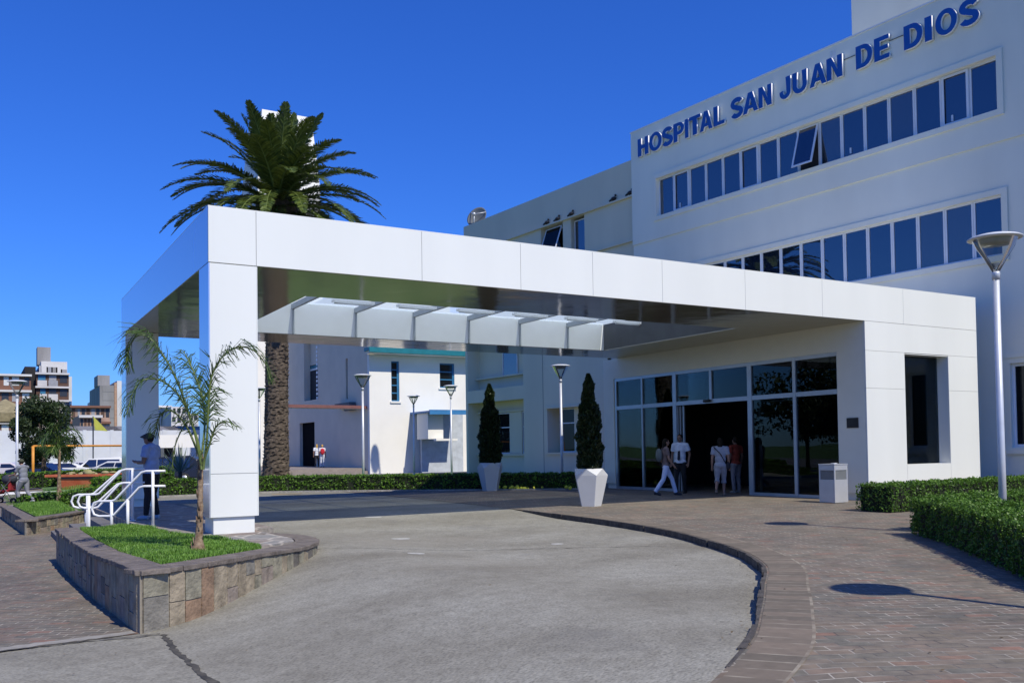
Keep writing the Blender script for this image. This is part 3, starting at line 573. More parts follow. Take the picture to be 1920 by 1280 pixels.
cn = MB(); cn.box((X1+.005, 15.35, FL), (24.7, 25, ZT-.02)); cn.build('link_wall', M_wing if False else M_white, LB)
fr_ = MB(); ft = .10
def vbar(y, wd=.07, z0=FL, z1=3.58, x=LX+.02, d=.10): fr_.box((x, y-wd/2, z0), (x+d, y+wd/2, z1))
for u, wd in ((1154, .09), (1203, .07), (1264, .16), (1332, .10), (1405, .16), (1489, .10), (1573, .10)):
    y = float(onX(u, 790, LX)[1]); vbar(y, wd, z0=(2.66 if u == 1332 else FL), z1=3.58)
yL, yR = float(onX(1154, 790, LX)[1]), float(onX(1573, 790, LX)[1])
for z0, z1 in ((3.50, 3.60), (2.54, 2.66)): fr_.box((LX+.025, yR-.05, z0), (LX+.115, yL+.045, z1))
yd0, yd1 = float(onX(1405, 790, LX)[1]), float(onX(1264, 790, LX)[1])
fr_.box((LX+.03, yR, FL), (LX+.11, yd0, FL+.09)); fr_.box((LX+.03, yd1, FL), (LX+.11, yL, FL+.09)); fr_.build('glazing_frame', M_alug, LB)
ys = [float(onX(u, 790, LX)[1]) for u in (1154, 1203, 1264, 1332, 1405, 1489, 1573)]
for i, (a, b) in enumerate(zip(ys[:-1], ys[1:])):
    g = MB(); g.box((LX+.06, b, 2.66), (LX+.07, a, 3.5)); g.build('pane', M_doorglass, LB)
    if i not in (2, 3): g = MB(); g.box((LX+.06, b, FL+.08), (LX+.07, a, 2.54)); g.build('pane', M_doorglass, LB)
for (a, b) in ((18.25, 16.95), (21.55, 21.35)):
    d = MB(); s = 1 if a > b else -1; t = .055; x = LX+.13
    d.box((x, b, FL+.01), (x+.05, b+t, 2.52)); d.box((x, a-t, FL+.01), (x+.05, a, 2.52)); 
    if a-b > .5: d.box((x, b+t, FL+.01), (x+.05, a-t, FL+.11)); d.box((x, b+t, 2.46), (x+.05, a-t, 2.52))
    d.build('sliding_door', M_alug, LB)
s_ = MB(); s_.box((LX-.05, 20.02, 2.57), (LX+.02, 20.30, 2.65)); s_.build('door_sensor', M_dark, LB, bevel=.01)
q = onX(1599, 792, LX); pq = MB(); pq.box((LX-.02, q[1]-.17, q[2]-.13), (LX-.001, q[1]+.17, q[2]+.12)); pq.box((LX-.024, q[1]-.15, q[2]-.11), (LX-.02, q[1]+.15, q[2]+.10), mi=1)
tag(pq.build('plaque', [mat('bronze_rim', (.06, .04, .025), .5), mat('dark_bronze', (.015, .012, .012), .4)], bevel=.003), 'small dark plaque on the wall right of the lobby doors', 'plaque')

# ------------------------------------------------------------------ hospital tower
TT = -.07; D0 = (math.sin(TT), math.cos(TT)); N0 = (D0[1], -D0[0]); P0 = (24.2, 14.6)
def TF(u, o, z): return (P0[0]+D0[0]*u+N0[0]*o, P0[1]+D0[1]*u+N0[1]*o, z)
def onT(u, v, off=0.):
    r = ray(u, v); n = np.array(N0); k = (n@np.array(P0)+off)/(n@r[:2]); q = CAM+r*k; return float((q[:2]-np.array(P0))@np.array(D0)), float(q[2])
TW = empty('hospital_tower', 'tall pale hospital block with blue name letters and two long window bands', 'building', TF(14.67, 0, 0), world=True)
U0, UE = 14.67, -16
b = MB(); b.box((UE, .35, -.4), (U0, 14, 14.0), TF); 
S1 = (10.40, 11.90); S2 = (6.40, 8.06); SU = (-.20, 13.22)
# skin in bands, leaving the window bands open; upper storey stands 5 cm proud
def skin(z0, z1, u0=UE, u1=U0, o=0.): b.box((u0, o, z0), (u1, .36, z1), TF)
zc = 9.52
skin(S1[1], 14.14, o=-.05); skin(S1[0], S1[1], UE, SU[0], -.05); skin(S1[0], S1[1], SU[1], U0, -.05); skin(zc, S1[0], o=-.05)
skin(S2[1], zc-.001); skin(S2[0], S2[1], UE, SU[0]); skin(S2[0], S2[1], SU[1], U0); 
RW = (-2.4, -.28, 1.12, 3.40)
skin(RW[3], S2[0]); skin(-.4, RW[2]); skin(RW[2], RW[3], RW[1], U0); skin(RW[2], RW[3], UE, RW[0]); b.build('wall', M_plaster, TW)
b = MB(); b.box((UE, -.075, 14.14), (U0+.02, .5, 14.19), TF); b.build('parapet_cap', M_letter, TW)
q = onT(1597, 40, 5.); b = MB(); b.box((UE, 5., 14.), (q[0], 13, 24), TF); b.build('penthouse', M_plaster, TW)
for (z0, z1) in (S1, S2):
    o = -.05 if z0 > 9 else 0; s = MB(); bo = .17
    s.box((SU[0]-bo, o-.05, z1+.001), (SU[1]+bo, o-.001, z1+bo), TF); s.box((SU[0]-bo, o-.05, z0-bo), (SU[1]+bo, o-.001, z0-.001), TF); s.box((SU[0]-bo, o-.05, z0-.001), (SU[0]-.001, o-.001, z1+.001), TF); s.box((SU[1]+.001, o-.05, z0-.001), (SU[1]+bo, o-.001, z1+.001), TF)
    s.build('window_surround', M_plaster, TW, bevel=.006)
    wd = (SU[1]-SU[0])/16
    for i in range(16):
        a = SU[1]-wd*(i+1); c = a+wd; opn = (z0 > 9 and i == 8); f = MB(); fw = .055; oo = .08
        f.box((a+.004, oo, z0), (a+fw, oo+.07, z1), TF); f.box((c-fw, oo, z0), (c-.004, oo+.07, z1), TF); f.box((a+fw, oo, z0), (c-fw, oo+.07, z0+fw), TF); f.box((a+fw, oo, z1-fw), (c-fw, oo+.07, z1), TF)
        if z0 > 9 and i in (1, 5, 14): f.box((a+.02, oo-.03, z0+.02), (a+fw+.035, oo-.001, z1-.02), TF); f.box((c-fw-.035, oo-.03, z0+.02), (c-.02, oo-.001, z1-.02), TF); f.box((a+fw+.035, oo-.03, z0+.02), (c-fw-.035, oo-.001, z0+.09), TF); f.box((a+fw+.035, oo-.03, z1-.09), (c-fw-.035, oo-.001, z1-.02), TF)
        if z0 > 9 and i in (1, 10, 14): f.box((a+wd*.6, oo-.01, z0+.12), (a+wd*.66, oo+.04, z0+.30), TF)
        wo = f.build('window', M_alu, TW, label='window unit hinged open at the top' if opn else None)
        p = MB(); p.box((a+fw, oo+.03, z0+fw), (c-fw, oo+.045, z1-fw), TF)
        if not opn: p.build('pane', M_blindglass if (i in (9, 12) and z0 > 9) or (i in (13, 14) and z0 < 9) else M_blueglass, wo)
        else:
            p.build('pane', M_dark, wo)
            th = R(17); zt = z1-.03; s = MB(); H_ = z1-z0-.08
            def OF(u, o_, z): d = zt-z; return TF(u, oo-.02-d*math.sin(th)+o_*math.cos(th), zt-d*math.cos(th))
            s.box((a+.02, 0, zt-H_), (a+.08, .04, zt), OF); s.box((c-.08, 0, zt-H_), (c-.02, .04, zt), OF); s.box((a+.08, 0, zt-H_), (c-.08, .04, zt-H_+.06), OF); s.box((a+.08, 0, zt-.06), (c-.08, .04, zt), OF); s.build('sash', M_alu, wo)
            s = MB(); s.box((a+.08, .015, zt-H_+.06), (c-.08, .025, zt-.06), OF); s.build('pane', M_blueglass, wo)
# ground floor window right of the lobby
s = MB(); s.box((RW[0]-.15, -.03, RW[3]+.15), (RW[1]+.15, .0-.001, RW[3]+.27), TF); s.box((RW[0]-.12, -.08, RW[2]-.18), (RW[1]+.12, -.001, RW[2]-.05), TF); s.build('window_surround', M_plaster, TW)
f = MB(); fw = .08
for a in (RW[0], (RW[0]+RW[1])/2-.04, RW[1]-fw): f.box((a, .12, RW[2]), (a+fw, .2, RW[3]), TF)
f.box((RW[0]+fw, .13, RW[2]), (RW[1]-fw, .19, RW[2]+fw), TF); f.box((RW[0]+fw, .13, RW[3]-fw), (RW[1]-fw, .19, RW[3]), TF); wo = f.build('window', M_alu, TW, label='ground floor window with white frame')
p = MB(); p.box((RW[0], .15, RW[2]), (RW[1], .16, RW[3]), TF); p.build('pane', M_darkglass, wo)
for ca, cb in ((1580, 1604), (1667, 1694)):
    a_, b_ = onT(ca, 130-(ca-1580)*.42, -.07), onT(cb, 130-(cb-1580)*.42, -.07); s = MB(); s.tube([TF(a_[0], -.07, 13.52), TF(b_[0], -.07, 13.52)], .012, 6); s.build('cable', M_joint, TW)
s = MB(); a_ = onT(1562, 108, -.06)
for k in range(7): s.box((a_[0]-.10+.03*k, -.058-.002*k, a_[1]-.2+.05*((k*3) % 4)), (a_[0]-.075+.03*k, -.0505, a_[1]+.24-.04*((k*5) % 3)), TF)
s.build('white_streak', M_letter, TW)

# ------------------------------------------------------------------ letters
def arc(cx, cy, rx, ry, a0, a1, n=14): return [(cx+rx*math.cos(R(a0+(a1-a0)*i/n)), cy+ry*math.sin(R(a0+(a1-a0)*i/n))) for i in range(n+1)]
def stroke(path, w):
    L_, R_ = [], []; P = [np.array(p) for p in path]
    for i, q in enumerate(P):
        t = P[min(i+1, len(P)-1)]-P[max(i-1, 0)]; t /= np.linalg.norm(t); nr = np.array([-t[1], t[0]]); L_.append(tuple(q+nr*w/2)); R_.append(tuple(q-nr*w/2))
    return L_+R_[::-1]
def glyph(c):
    s = .25  # stroke; box 0..w x 0..1 ; returns (width, outer list)
    if c == 'H': return .74, [[(0, 0), (s, 0), (s, .39), (.74-s, .39), (.74-s, 0), (.74, 0), (.74, 1), (.74-s, 1), (.74-s, .60), (s, .60), (s, 1), (0, 1)]]
    if c == 'I': return s, [[(0, 0), (s, 0), (s, 1), (0, 1)]]
    if c == 'L': return .62, [[(0, 0), (.62, 0), (.62, .19), (s, .19), (s, 1), (0, 1)]]
    if c == 'T': return .68, [[(.34-s/2, 0), (.34+s/2, 0), (.34+s/2, .81), (.68, .81), (.68, 1), (0, 1), (0, .81), (.34-s/2, .81)]]
    if c == 'E': return .66, [[(0, 0), (.66, 0), (.66, .19), (s, .19), (s, .41), (.61, .41), (.61, .59), (s, .59), (s, .81), (.65, .81), (.65, 1), (0, 1)]]
    if c == 'N': return .76, [[(0, 0), (s-.01, 0), (s-.01, .63), (.76-s, 0), (.76, 0), (.76, 1), (.77-s, 1), (.77-s, .38), (s, 1), (0, 1)]]
    if c == 'A': return .82, [[(0, 0), (.22, 0), (.285, .19), (.535, .19), (.60, 0), (.82, 0), (.53, 1), (.29, 1)], [(.335, .36), (.41, .70), (.485, .36)]]
    if c == 'O': return .84, [arc(.42, .5, .42, .52, 0, 360, 40)[:-1], arc(.42, .5, .20, .33, 0, 360, 40)[:-1]]
    if c == 'D': return .76, [[(0, 0), (.30, 0)]+arc(.34, .5, .42, .5, -88, 88, 20)+[(.30, 1), (0, 1)], [(s, .19), (.28, .19)]+arc(.30, .5, .24, .31, -88, 88, 16)+[(.28, .81), (s, .81)]]
    if c == 'P': return .68, [[(0, 0), (s, 0), (s, .35), (.36, .35)]+arc(.36, .675, .32, .325, -90, 90, 16)+[(0, 1)], [(s, .53), (.35, .53)]+arc(.35, .675, .13, .14, -80, 80, 10)+[(s, .82)]]
    if c == 'U': return .74, [[(0, 1)]+arc(.37, .36, .37, .38, 180, 360, 20)+[(.74, 1), (.74-s, 1)]+arc(.37, .36, .15, .19, 360, 180, 14)+[(s, 1)]]
    if c == 'J': return .58, [[(0, .36)]+arc(.29, .30, .29, .32, 180, 360, 18)+[(.58, 1), (.58-s, 1)]+arc(.275, .30, .09, .13, 360, 180, 10)+[(.19, .40)]]
    if c == 'S':
        p = arc(.36, .72, .25, .185, 20, 250, 16)+arc(.355, .275, .255, .185, 72, -160, 16)
        P = [np.array(q) for q in p]; return .72, [stroke(p, .235)]
LET = [('H', 1194.6, 1214.4), ('O', 1216, 1239.5), ('S', 1240.3, 1260.6), ('P', 1261.6, 1281.4), ('I', 1283, 1289.5), ('T', 1290.5, 1312.5), ('A', 1310.7, 1334.5), ('L', 1336.6, 1357),
       ('S', 1369, 1392), ('A', 1391.5, 1419.8), ('N', 1421, 1445.4), ('J', 1460.3, 1481), ('U', 1484.8, 1511.5), ('A', 1516.5, 1547.8), ('N', 1548.6, 1578), ('D', 1603.4, 1634.2), ('E', 1637.8, 1666),
       ('D', 1693.3, 1728.4), ('I', 1732.6, 1746), ('O', 1752.4, 1793), ('S', 1797.5, 1834.5)]
cnt = {}
ZL0, ZL1 = 12.99, 13.71
words = ['hospital']*8+['san']*3+['juan']*4+['de']*2+['dios']*4
for (c, ua, ub), wrd in zip(LET, words):
    vv = 285 if ua < 1400 else 130; a = onT(ua, 268-(ua-1194)*.40, -.2)[0]; d = onT(ub, 268-(ub-1194)*.40, -.2)[0]
    w0, polys = glyph(c); cu = bpy.data.curves.new('sign_letter', 'CURVE'); cu.dimensions = '2D'; cu.fill_mode = 'BOTH'; cu.extrude = .055; cu.bevel_depth = 0
    for P in polys:
        sp = cu.splines.new('POLY'); sp.points.add(len(P)-1); sp.use_cyclic_u = True
        for k, (x, y) in enumerate(P): sp.points[k].co = (x/w0*abs(a-d), y*(ZL1-ZL0), 0, 1)
    tmp = bpy.data.objects.new('tmp', cu); me = bpy.data.meshes.new_from_object(tmp); bpy.data.objects.remove(tmp)
    me.materials.clear(); me.materials.append(M_letter); me.materials.append(M_blue)
    for v in me.vertices:   # local x runs towards decreasing u, z local -> outwards
        x, y, z = v.co; v.co = Vector(TF(a-x, -.12-z, ZL0+y))
    bm = bmesh.new(); bm.from_mesh(me); bmesh.ops.remove_doubles(bm, verts=bm.verts, dist=1e-5); bmesh.ops.recalc_face_normals(bm, faces=bm.faces); bm.to_mesh(me); bm.free()
    for p in me.polygons: p.material_index = 1 if (p.normal.x*-N0[0]+p.normal.y*-N0[1]) > .8 else 0
    o = bpy.data.objects.new('sign_letter', me); COL.objects.link(o); o.parent = TW; o.matrix_parent_inverse = Matrix.Translation(TW.location).inverted()

# ------------------------------------------------------------------ hospital wing
WG = empty('hospital_wing', 'lower pale wing of the hospital with recessed bays, left of the tower', 'building', TF(28.3, .15, 0), world=True)
UW = 28.15; UA = 14.675; wo_ = .15
b = MB()
def wk(u0, u1, z0, z1, o=wo_, o2=.9): b.box((u0, o, z0), (u1, o2, z1), TF)
b.box((UA, .9, -.4), (UW, 12, 13.0), TF)
WZ = 13.15; wk(UA, UW, 11.62, WZ)
# upper floor openings A, B
OA, OB = (19.55, 21.25), (18.0, 18.98)
wk(UA, OB[0], 9.8, 11.619); wk(OB[1], OA[0], 9.8, 11.619); wk(OA[1], UW, 9.8, 11.619)
wk(UA, UW, 8.2, 9.799, wo_+.03); wk(UA, 22.85, 3.9, 8.2, wo_); wk(27.95, UW, 3.9, 8.2, wo_); 
wk(22.85, 27.95, 7.0, 8.2, wo_); wk(22.85, 27.95, 3.7, 4.35, wo_)      # slab band between the bays
wk(27.95, UW, -.4, 3.9, wo_); wk(20.95, 22.85, -.4, 3.9, wo_); wk(UA, 17.9, -.4, 3.9, wo_); wk(17.9, 20.95, 3.12, 3.9, wo_); wk(17.9, 20.95, -.4, 1.08, wo_)
wk(22.85, 27.95, -.4, .95, .75)
b.build('wall', M_wing, WG)
s = MB(); s.box((UA, wo_-.12, 11.60), (UW-.2, wo_-.001, 11.67), TF); s.box((UA, wo_-.08, 9.76), (UW-.2, wo_-.001, 9.83), TF); s.box((17.8, wo_-.09, 1.0), (21.05, wo_-.001, 1.085), TF); s.box((17.8, wo_-.06, 3.12), (21.05, wo_-.001, 3.2), TF); s.box((22.9, .64, .93), (27.9, .749, 1.04), TF); s.box((22.9, .7, 3.15), (27.9, .899, 3.23), TF); s.box((22.9, .6, 4.95), (27.9, .899, 5.02), TF); s.build('ledge', M_wing, WG)
def wwin(u0, u1, z0, z1, o, m=M_darkglass, bars=1, hb=None, label=None):
    f = MB(); fw = .05; f.box((u0, o, z0), (u0+fw, o+.06, z1), TF); f.box((u1-fw, o, z0), (u1, o+.06, z1), TF); f.box((u0+fw, o, z0), (u1-fw, o+.06, z0+fw), TF); f.box((u0+fw, o, z1-fw), (u1-fw, o+.06, z1), TF)
    if hb: f.box((u0+fw, o, hb), (u1-fw, o+.05, hb+.05), TF)
    w_ = f.build('window', M_alu, WG, label=label); p = MB(); p.box((u0+fw, o+.02, z0+fw), (u1-fw, o+.03, z1-fw), TF); p.build('pane', m, w_); return w_
wwin(OB[0]+.02, OB[1]-.02, 9.82, 11.5, .35, M_blueglass)
wwin(19.57, 20.6, 9.82, 11.5, .55, M_darkglass)
s = MB(); th = R(20)
def OF2(u, o_, z): d = 11.5-z; return TF(u, .25-d*math.sin(th)*1.0+o_, 11.5-d*math.cos(th))
s.box((19.75, 0, 10.1), (19.80, .04, 11.5), OF2); s.box((20.9, 0, 10.1), (20.95, .04, 11.5), OF2); s.box((19.8, 0, 10.1), (20.9, .04, 10.15), OF2); s.box((19.8, 0, 11.45), (20.9, .04, 11.5), OF2); ss = s.build('window', M_alu, WG, label='window sash tilted open')
s = MB(); s.box((19.8, .015, 10.15), (20.9, .02, 11.45), OF2); s.build('pane', M_darkglass, ss)
s = MB(); s.box((18.98, .2, 9.8), (19.2, .89, 11.6), TF); s.build('pier', M_wing, WG)
wwin(19.4, 20.35, 1.09, 3.1, .55, hb=2.4); wwin(17.95, 18.7, 1.09, 3.1, .55, hb=2.4); s = MB(); s.box((18.72, .50, 1.085), (19.38, .89, 3.12), TF); s.build('pier', M_wing, WG)
wwin(25.0, 26.2, 1.05, 3.12, .82, hb=2.35); wwin(23.0, 23.9, 1.05, 3.12, .82, hb=2.35); wwin(24.3, 25.6, 4.98, 6.4, .82, M_blueglass); s = MB(); s.box((23.92, .78, 1.05), (24.98, .899, 3.14), TF); s.build('pier', M_wing, WG)
s = MB(); s.box((21.24, wo_-.004, -.1), (21.27, wo_-.0005, 8), TF); s.build('wall_joint', M_joint, WG)
# satellite dish
q = np.array(TF(onT(897, 410, 2.2)[0], 2.2, onT(897, 410, 2.2)[1])); DI = empty('satellite_dish', 'grey satellite dish on the roof edge of the hospital wing', 'satellite dish', (q[0], q[1], 13.0), world=True)
rd = .62
b = MB(); prof = [(rd*k/8, (k/8)**2*rd*.28) for k in range(9)]; prof += [(rd*k/8+.0, (k/8)**2*rd*.28+.03) for k in range(8, -1, -1)]; b.lathe([(max(r, .001), z) for r, z in prof], n=28)
dirn = Vector((-.80, -.45, .35)); dirn.normalize(); mt = Matrix.Translation(Vector(q)) @ dirn.to_track_quat('Z', 'Y').to_matrix().to_4x4(); b.v = [tuple(mt @ Vector(v)) for v in b.v]; b.build('dish', mat('dish_shaded_grey', (.13, .14, .14), .6), DI)  # grey darkened so the colour carries the shade of a face turned from the sun
b = MB(); 
for k in range(3): a = k*2.1+.4; b.tube([mt @ Vector((rd*.95*math.cos(a), rd*.95*math.sin(a), rd*.27)), mt @ Vector((0, 0, rd*.75))], .025, 6)
b.ball(mt @ Vector((0, 0, rd*.78)), .09, 6); b.build('feed_arm', M_steel, DI); b = MB(); b.tube([(q[0]+.2, q[1], 12.9), tuple(Vector(q)-dirn*.1)], .06, 8); b.build('mast', M_steel, DI)
# pigeons on the ledge
pm = mat('dark_feathers', (.02, .018, .02), .7, var=.3)
for i, (u, lb_) in enumerate(((1025, 'leftmost'), (1045, 'second from left'), (1071, 'third from left'), (1151, 'fourth from left'), (1182, 'rightmost'))):
    uu = onT(u, 400, wo_-.06)[0]; q = Vector(TF(uu, wo_-.06, 11.67)); b = MB(); b.ball((q.x, q.y, q.z+.11), (.09, .16, .085), 6); b.ball((q.x, q.y-.13, q.z+.22), .05, 5); b.tube([(q.x, q.y+.1, q.z+.12), (q.x, q.y+.3, q.z+.07)], [.05, .03], 6); b.tube([(q.x-.03, q.y, q.z), (q.x-.03, q.y, q.z+.06)], .01, 5); b.tube([(q.x+.03, q.y, q.z), (q.x+.03, q.y, q.z+.06)], .01, 5); b.tube([(q.x, q.y-.17, q.z+.22), (q.x, q.y-.21, q.z+.21)], [.012, .003], 5)
    tag(b.build('pigeon', pm), 'dark pigeon perched on the wing ledge, %s of the five' % lb_, 'bird', 'pigeons on the ledge of the wing')

# ------------------------------------------------------------------ chapel
YC = float(onZ(694, 881, .03)[1]); XC = float(onZ(694, 881, .03)[0])
CH = empty('chapel', 'white chapel with a teal roof edge and blue framed windows at the back', 'building', (XC, YC, 0), world=True)
def py(u, v, Y=None): q = onY(u, v, YC if Y is None else Y); return float(q[0]), float(q[2])
ztop = py(693, 664)[1]
wA = (*[py(u, 700)[0] for u in (733.5, 748.5)], py(740, 752)[1], py(740, 677)[1]); wB = (*[py(u, 700)[0] for u in (824.5, 852)], py(838, 727)[1], py(838, 681)[1])
b = MB(); X9 = XC+22
def cw(x0, x1, z0, z1): b.box((x0, YC, z0), (x1, YC+.3, z1))
cw(XC, X9, max(wA[3], wB[3]), ztop); cw(XC, X9, -.3, wA[2]); cw(XC, wA[0], wA[2], max(wA[3], wB[3])); cw(wA[1], wB[0], wA[2], max(wA[3], wB[3])); cw(wB[1], X9, wA[2], max(wA[3], wB[3])); cw(wB[0], wB[1], wA[2], wB[2])
if wA[3] < wB[3]: cw(wA[0], wA[1], wA[3], wB[3])
else: cw(wB[0], wB[1], wB[3], wA[3])
b.build('front_wall', M_chapel, CH)
M_bframe = mat('blue_window_frame', (.03, .17, .33), .5); M_teal = mat('teal_roof_edge', (.01, .17, .21), .45)
for (x0, x1, z0, z1), n, sill in ((wA, 5, 1), (wB, 3, 1)):
    f = MB(); t = .09; f.box((x1-t*1.6, YC+.06, z0), (x1, YC+.14, z1)); f.box((x0, YC+.06, z0), (x0+t*.5, YC+.14, z1))
    for i in range(n+1): z = z0+(z1-z0-t)*i/n; f.box((x0+t*.5, YC+.07, z), (x1-t*1.6, YC+.13, z+t*.8))
    w_ = f.build('window', M_bframe, CH); p = MB(); p.box((x0, YC+.1, z0), (x1, YC+.11, z1)); p.build('pane', M_darkglass, w_)
    s = MB(); s.box((x0-.1, YC-.08, z0-.12), (x1+.1, YC-.001, z0-.005)); s.build('sill', M_chapel, w_)
rf = MB(); za, zb = py(675, 652)[1], py(693, 664)[1]
rf.box((XC-.25, YC-.85, zb+.02), (X9, YC-.001, zb+.16)); rf.box((XC+.52, YC, zb+.02), (X9, YC+14, zb+.16)); rf.build('roof', M_chapel, CH); rf = MB(); rf.box((XC-.35, YC-.98, zb+.05), (X9, YC-.852, zb+.32)); rf.box((XC-.35, YC-.852, zb+.161), (X9, YC-.001, zb+.40)); rf.box((XC+.52, YC, zb+.161), (X9, YC+14, zb+.40)); rf.build('roof_edge', M_teal, CH)
# west face
def px(u, v): q = onX(u, v, XC); return float(q[1]), float(q[2])
b = MB(); ws = [(px(596, 700)[0], px(570, 700)[0], px(583, 750)[1], zb+2.5), (px(590, 830)[0], px(562, 830)[0], -.2, px(575, 792)[1]), (px(652, 700)[0], px(648, 700)[0], px(650, 748)[1], px(650, 672)[1])]
ycut = sorted({YC+.3, YC+34, *[w_[0] for w_ in ws], *[w_[1] for w_ in ws]}); zcut = sorted({-.3, zb+5, *[w_[2] for w_ in ws], *[w_[3] for w_ in ws]})
for ya, yb in zip(ycut[:-1], ycut[1:]):
    for z0, z1 in zip(zcut[:-1], zcut[1:]):
        ym, zm = (ya+yb)/2, (z0+z1)/2
        if not any(w_[0] < ym < w_[1] and w_[2] < zm < w_[3] for w_ in ws): b.box((XC+.002, ya, z0), (XC+.5, yb, z1))
b.build('side_wall', M_chapelshade, CH)
b = MB(); b.box((XC+.51, YC+.31, -.3), (XC+14, YC+34, zb-.01)); b.build('inner_block', M_dark, CH); b = MB(); b.box((XC+.51, YC+6, zb+.45), (XC+9, YC+34, zb+4.9)); b.build('nave', M_chapelshade, CH)
y0, y1, z0, z1 = ws[0]; f = MB(); ym = y0+(y1-y0)*.35
nn = 15
for i in range(nn): z = z0+(z1-z0)*(i+.15)/nn; f.box((XC+.3, ym-.13, z), (XC+.36, ym+.13, z+(z1-z0)/nn*.62))
f.build('window', M_whitemetal, CH, label='tall slot window with a ladder of pale bars')
f = MB(); f.box((XC+.25, ws[1][0], -.1), (XC+.3, ws[1][1], ws[1][3])); f.build('door', mat('dark_door', (.008, .008, .010), 1., spec=.05), CH)
zs = 4.25; A_, B_ = onZ(672, 760, zs), onZ(528, 757.5, zs); M_red = mat('red_slab_edge', (.20, .085, .075), .8)
sl_ = MB(); sl_.prism([(A_[0], A_[1]), (XC-.001, A_[1]+.3), (XC-.001, B_[1]+1), (B_[0], B_[1])], zs-.02, zs, 0); sl_.build('porch_roof', M_red, CH)
sl_ = MB(); sl_.prism([(A_[0], A_[1]-.05), (XC-.001, A_[1]+.2), (XC-.001, B_[1]+1), (B_[0], B_[1]-.05)], zs-.20, zs-.021, 0); sl_.build('porch_slab', [mat('porch_slab_edge', (.20, .085, .075), .8)], CH)
sl_ = MB(); sl_.prism([(A_[0]+.3, A_[1]+.1), (XC-.002, A_[1]+.25), (XC-.002, B_[1]+.9), (B_[0]+.3, B_[1]+.1)], zs-.24, zs-.201, 0); sl_.build('porch_ceiling', M_chapel, CH)
b = MB(); ZTR = float(onX(600, 874.5, XC)[2]); b.box((XC-7, YC+.8, -.4), (XC+.0, YC+32, ZTR)); b.box((XC-7.5, YC+.3, -.4), (XC-.0, YC+.799, ZTR-.18)); b.build('terrace', mat('terrace_stone', (.26, .22, .19), .85), CH)
b = MB(); q = px(640, 757); b.box((XC-.5, px(668, 760)[0], 4.3), (XC-.05, px(640, 760)[0], 4.6)); b.tube([(XC-.3, px(672, 760)[0]-.5, 4.15), (XC-.3, px(655, 760)[0], 4.15)], .12, 8); b.build('air_vent', M_joint, CH)
# lean-to with blue edge and stair wall, right of the chapel windows
SHD = empty('annex_shelter', 'small lean-to with a blue roof edge against the white chapel wall', 'shelter', (py(790, 880)[0], YC-3, 0), world=True)
Ys = YC-3.2; x0, z1 = py(806, 769, Ys); x1 = py(880, 770, Ys)[0]; M_bluee = mat('blue_roof_edge', (.04, .20, .45), .5)
b = MB(); b.box((x0, Ys, z1-.25), (x1, Ys+.12, z1+.05)); b.box((x0+.05, Ys+.121, z1-.12), (x1, YC-.01, z1+.0)); b.build('roof', M_bluee, SHD)
b = MB(); xm = py(823, 800, Ys+1.4)[0]; b.box((x0+.6, Ys+2.6, -.3), (xm+2.4, Ys+2.8, z1-.13)); b.build('wall', mat('annex_wall', (.5, .53, .56), .8), SHD)
b = MB(); xa, za_ = py(818, 780, Ys+.8); b.box((xa-.6, Ys+.8, 2.0), (py(831, 800, Ys+.8)[0], Ys+2.5, z1-.13)); b.build('meter_box', M_chapel, SHD)
b = MB(); b.box((py(818, 822, Ys+.3)[0], Ys+.3, py(818, 826, Ys+.3)[1]), (py(858, 822, Ys+.3)[0], Ys+.7, py(818, 822, Ys+.3)[1])); b.build('shelf', M_chapel, SHD)
# bell tower behind the palm
BT = MB(); q = atD(526, 400, 82); bw = 2.7; zt_ = float(atD(526, 228, 82)[2])
vs = []
for z, s in ((-1, 1.12), (zt_*.80, 1.0), (zt_, .80)): vs += [(q[0]+sx*bw*s, q[1]+sy*bw*s, z) for sx, sy in ((-1, -1), (1, -1), (1, 1), (-1, 1))]
BT.add(vs, [(3, 2, 1, 0), (8, 9, 10, 11)]+[(l*4+i, l*4+(i+1) % 4, l*4+4+(i+1) % 4, l*4+4+i) for l in (0, 1) for i in range(4)])
tb = empty('bell_tower', 'white tapering bell tower rising behind the big palm crown', 'tower', (q[0], q[1], 0), world=True)
BT.build('shaft', M_chapel, tb, recalc=True)
b = MB(); b.add([(q[0]+sx*.9, q[1]-bw*1.03*sy, zz) for sx, sy, zz in ((-1, 1, zt_*.72), (1, 1, zt_*.72), (1, .95, zt_*.9), (-1, .95, zt_*.9))], [(0, 1, 2, 3)]); b.build('belfry_opening', M_dark, tb)

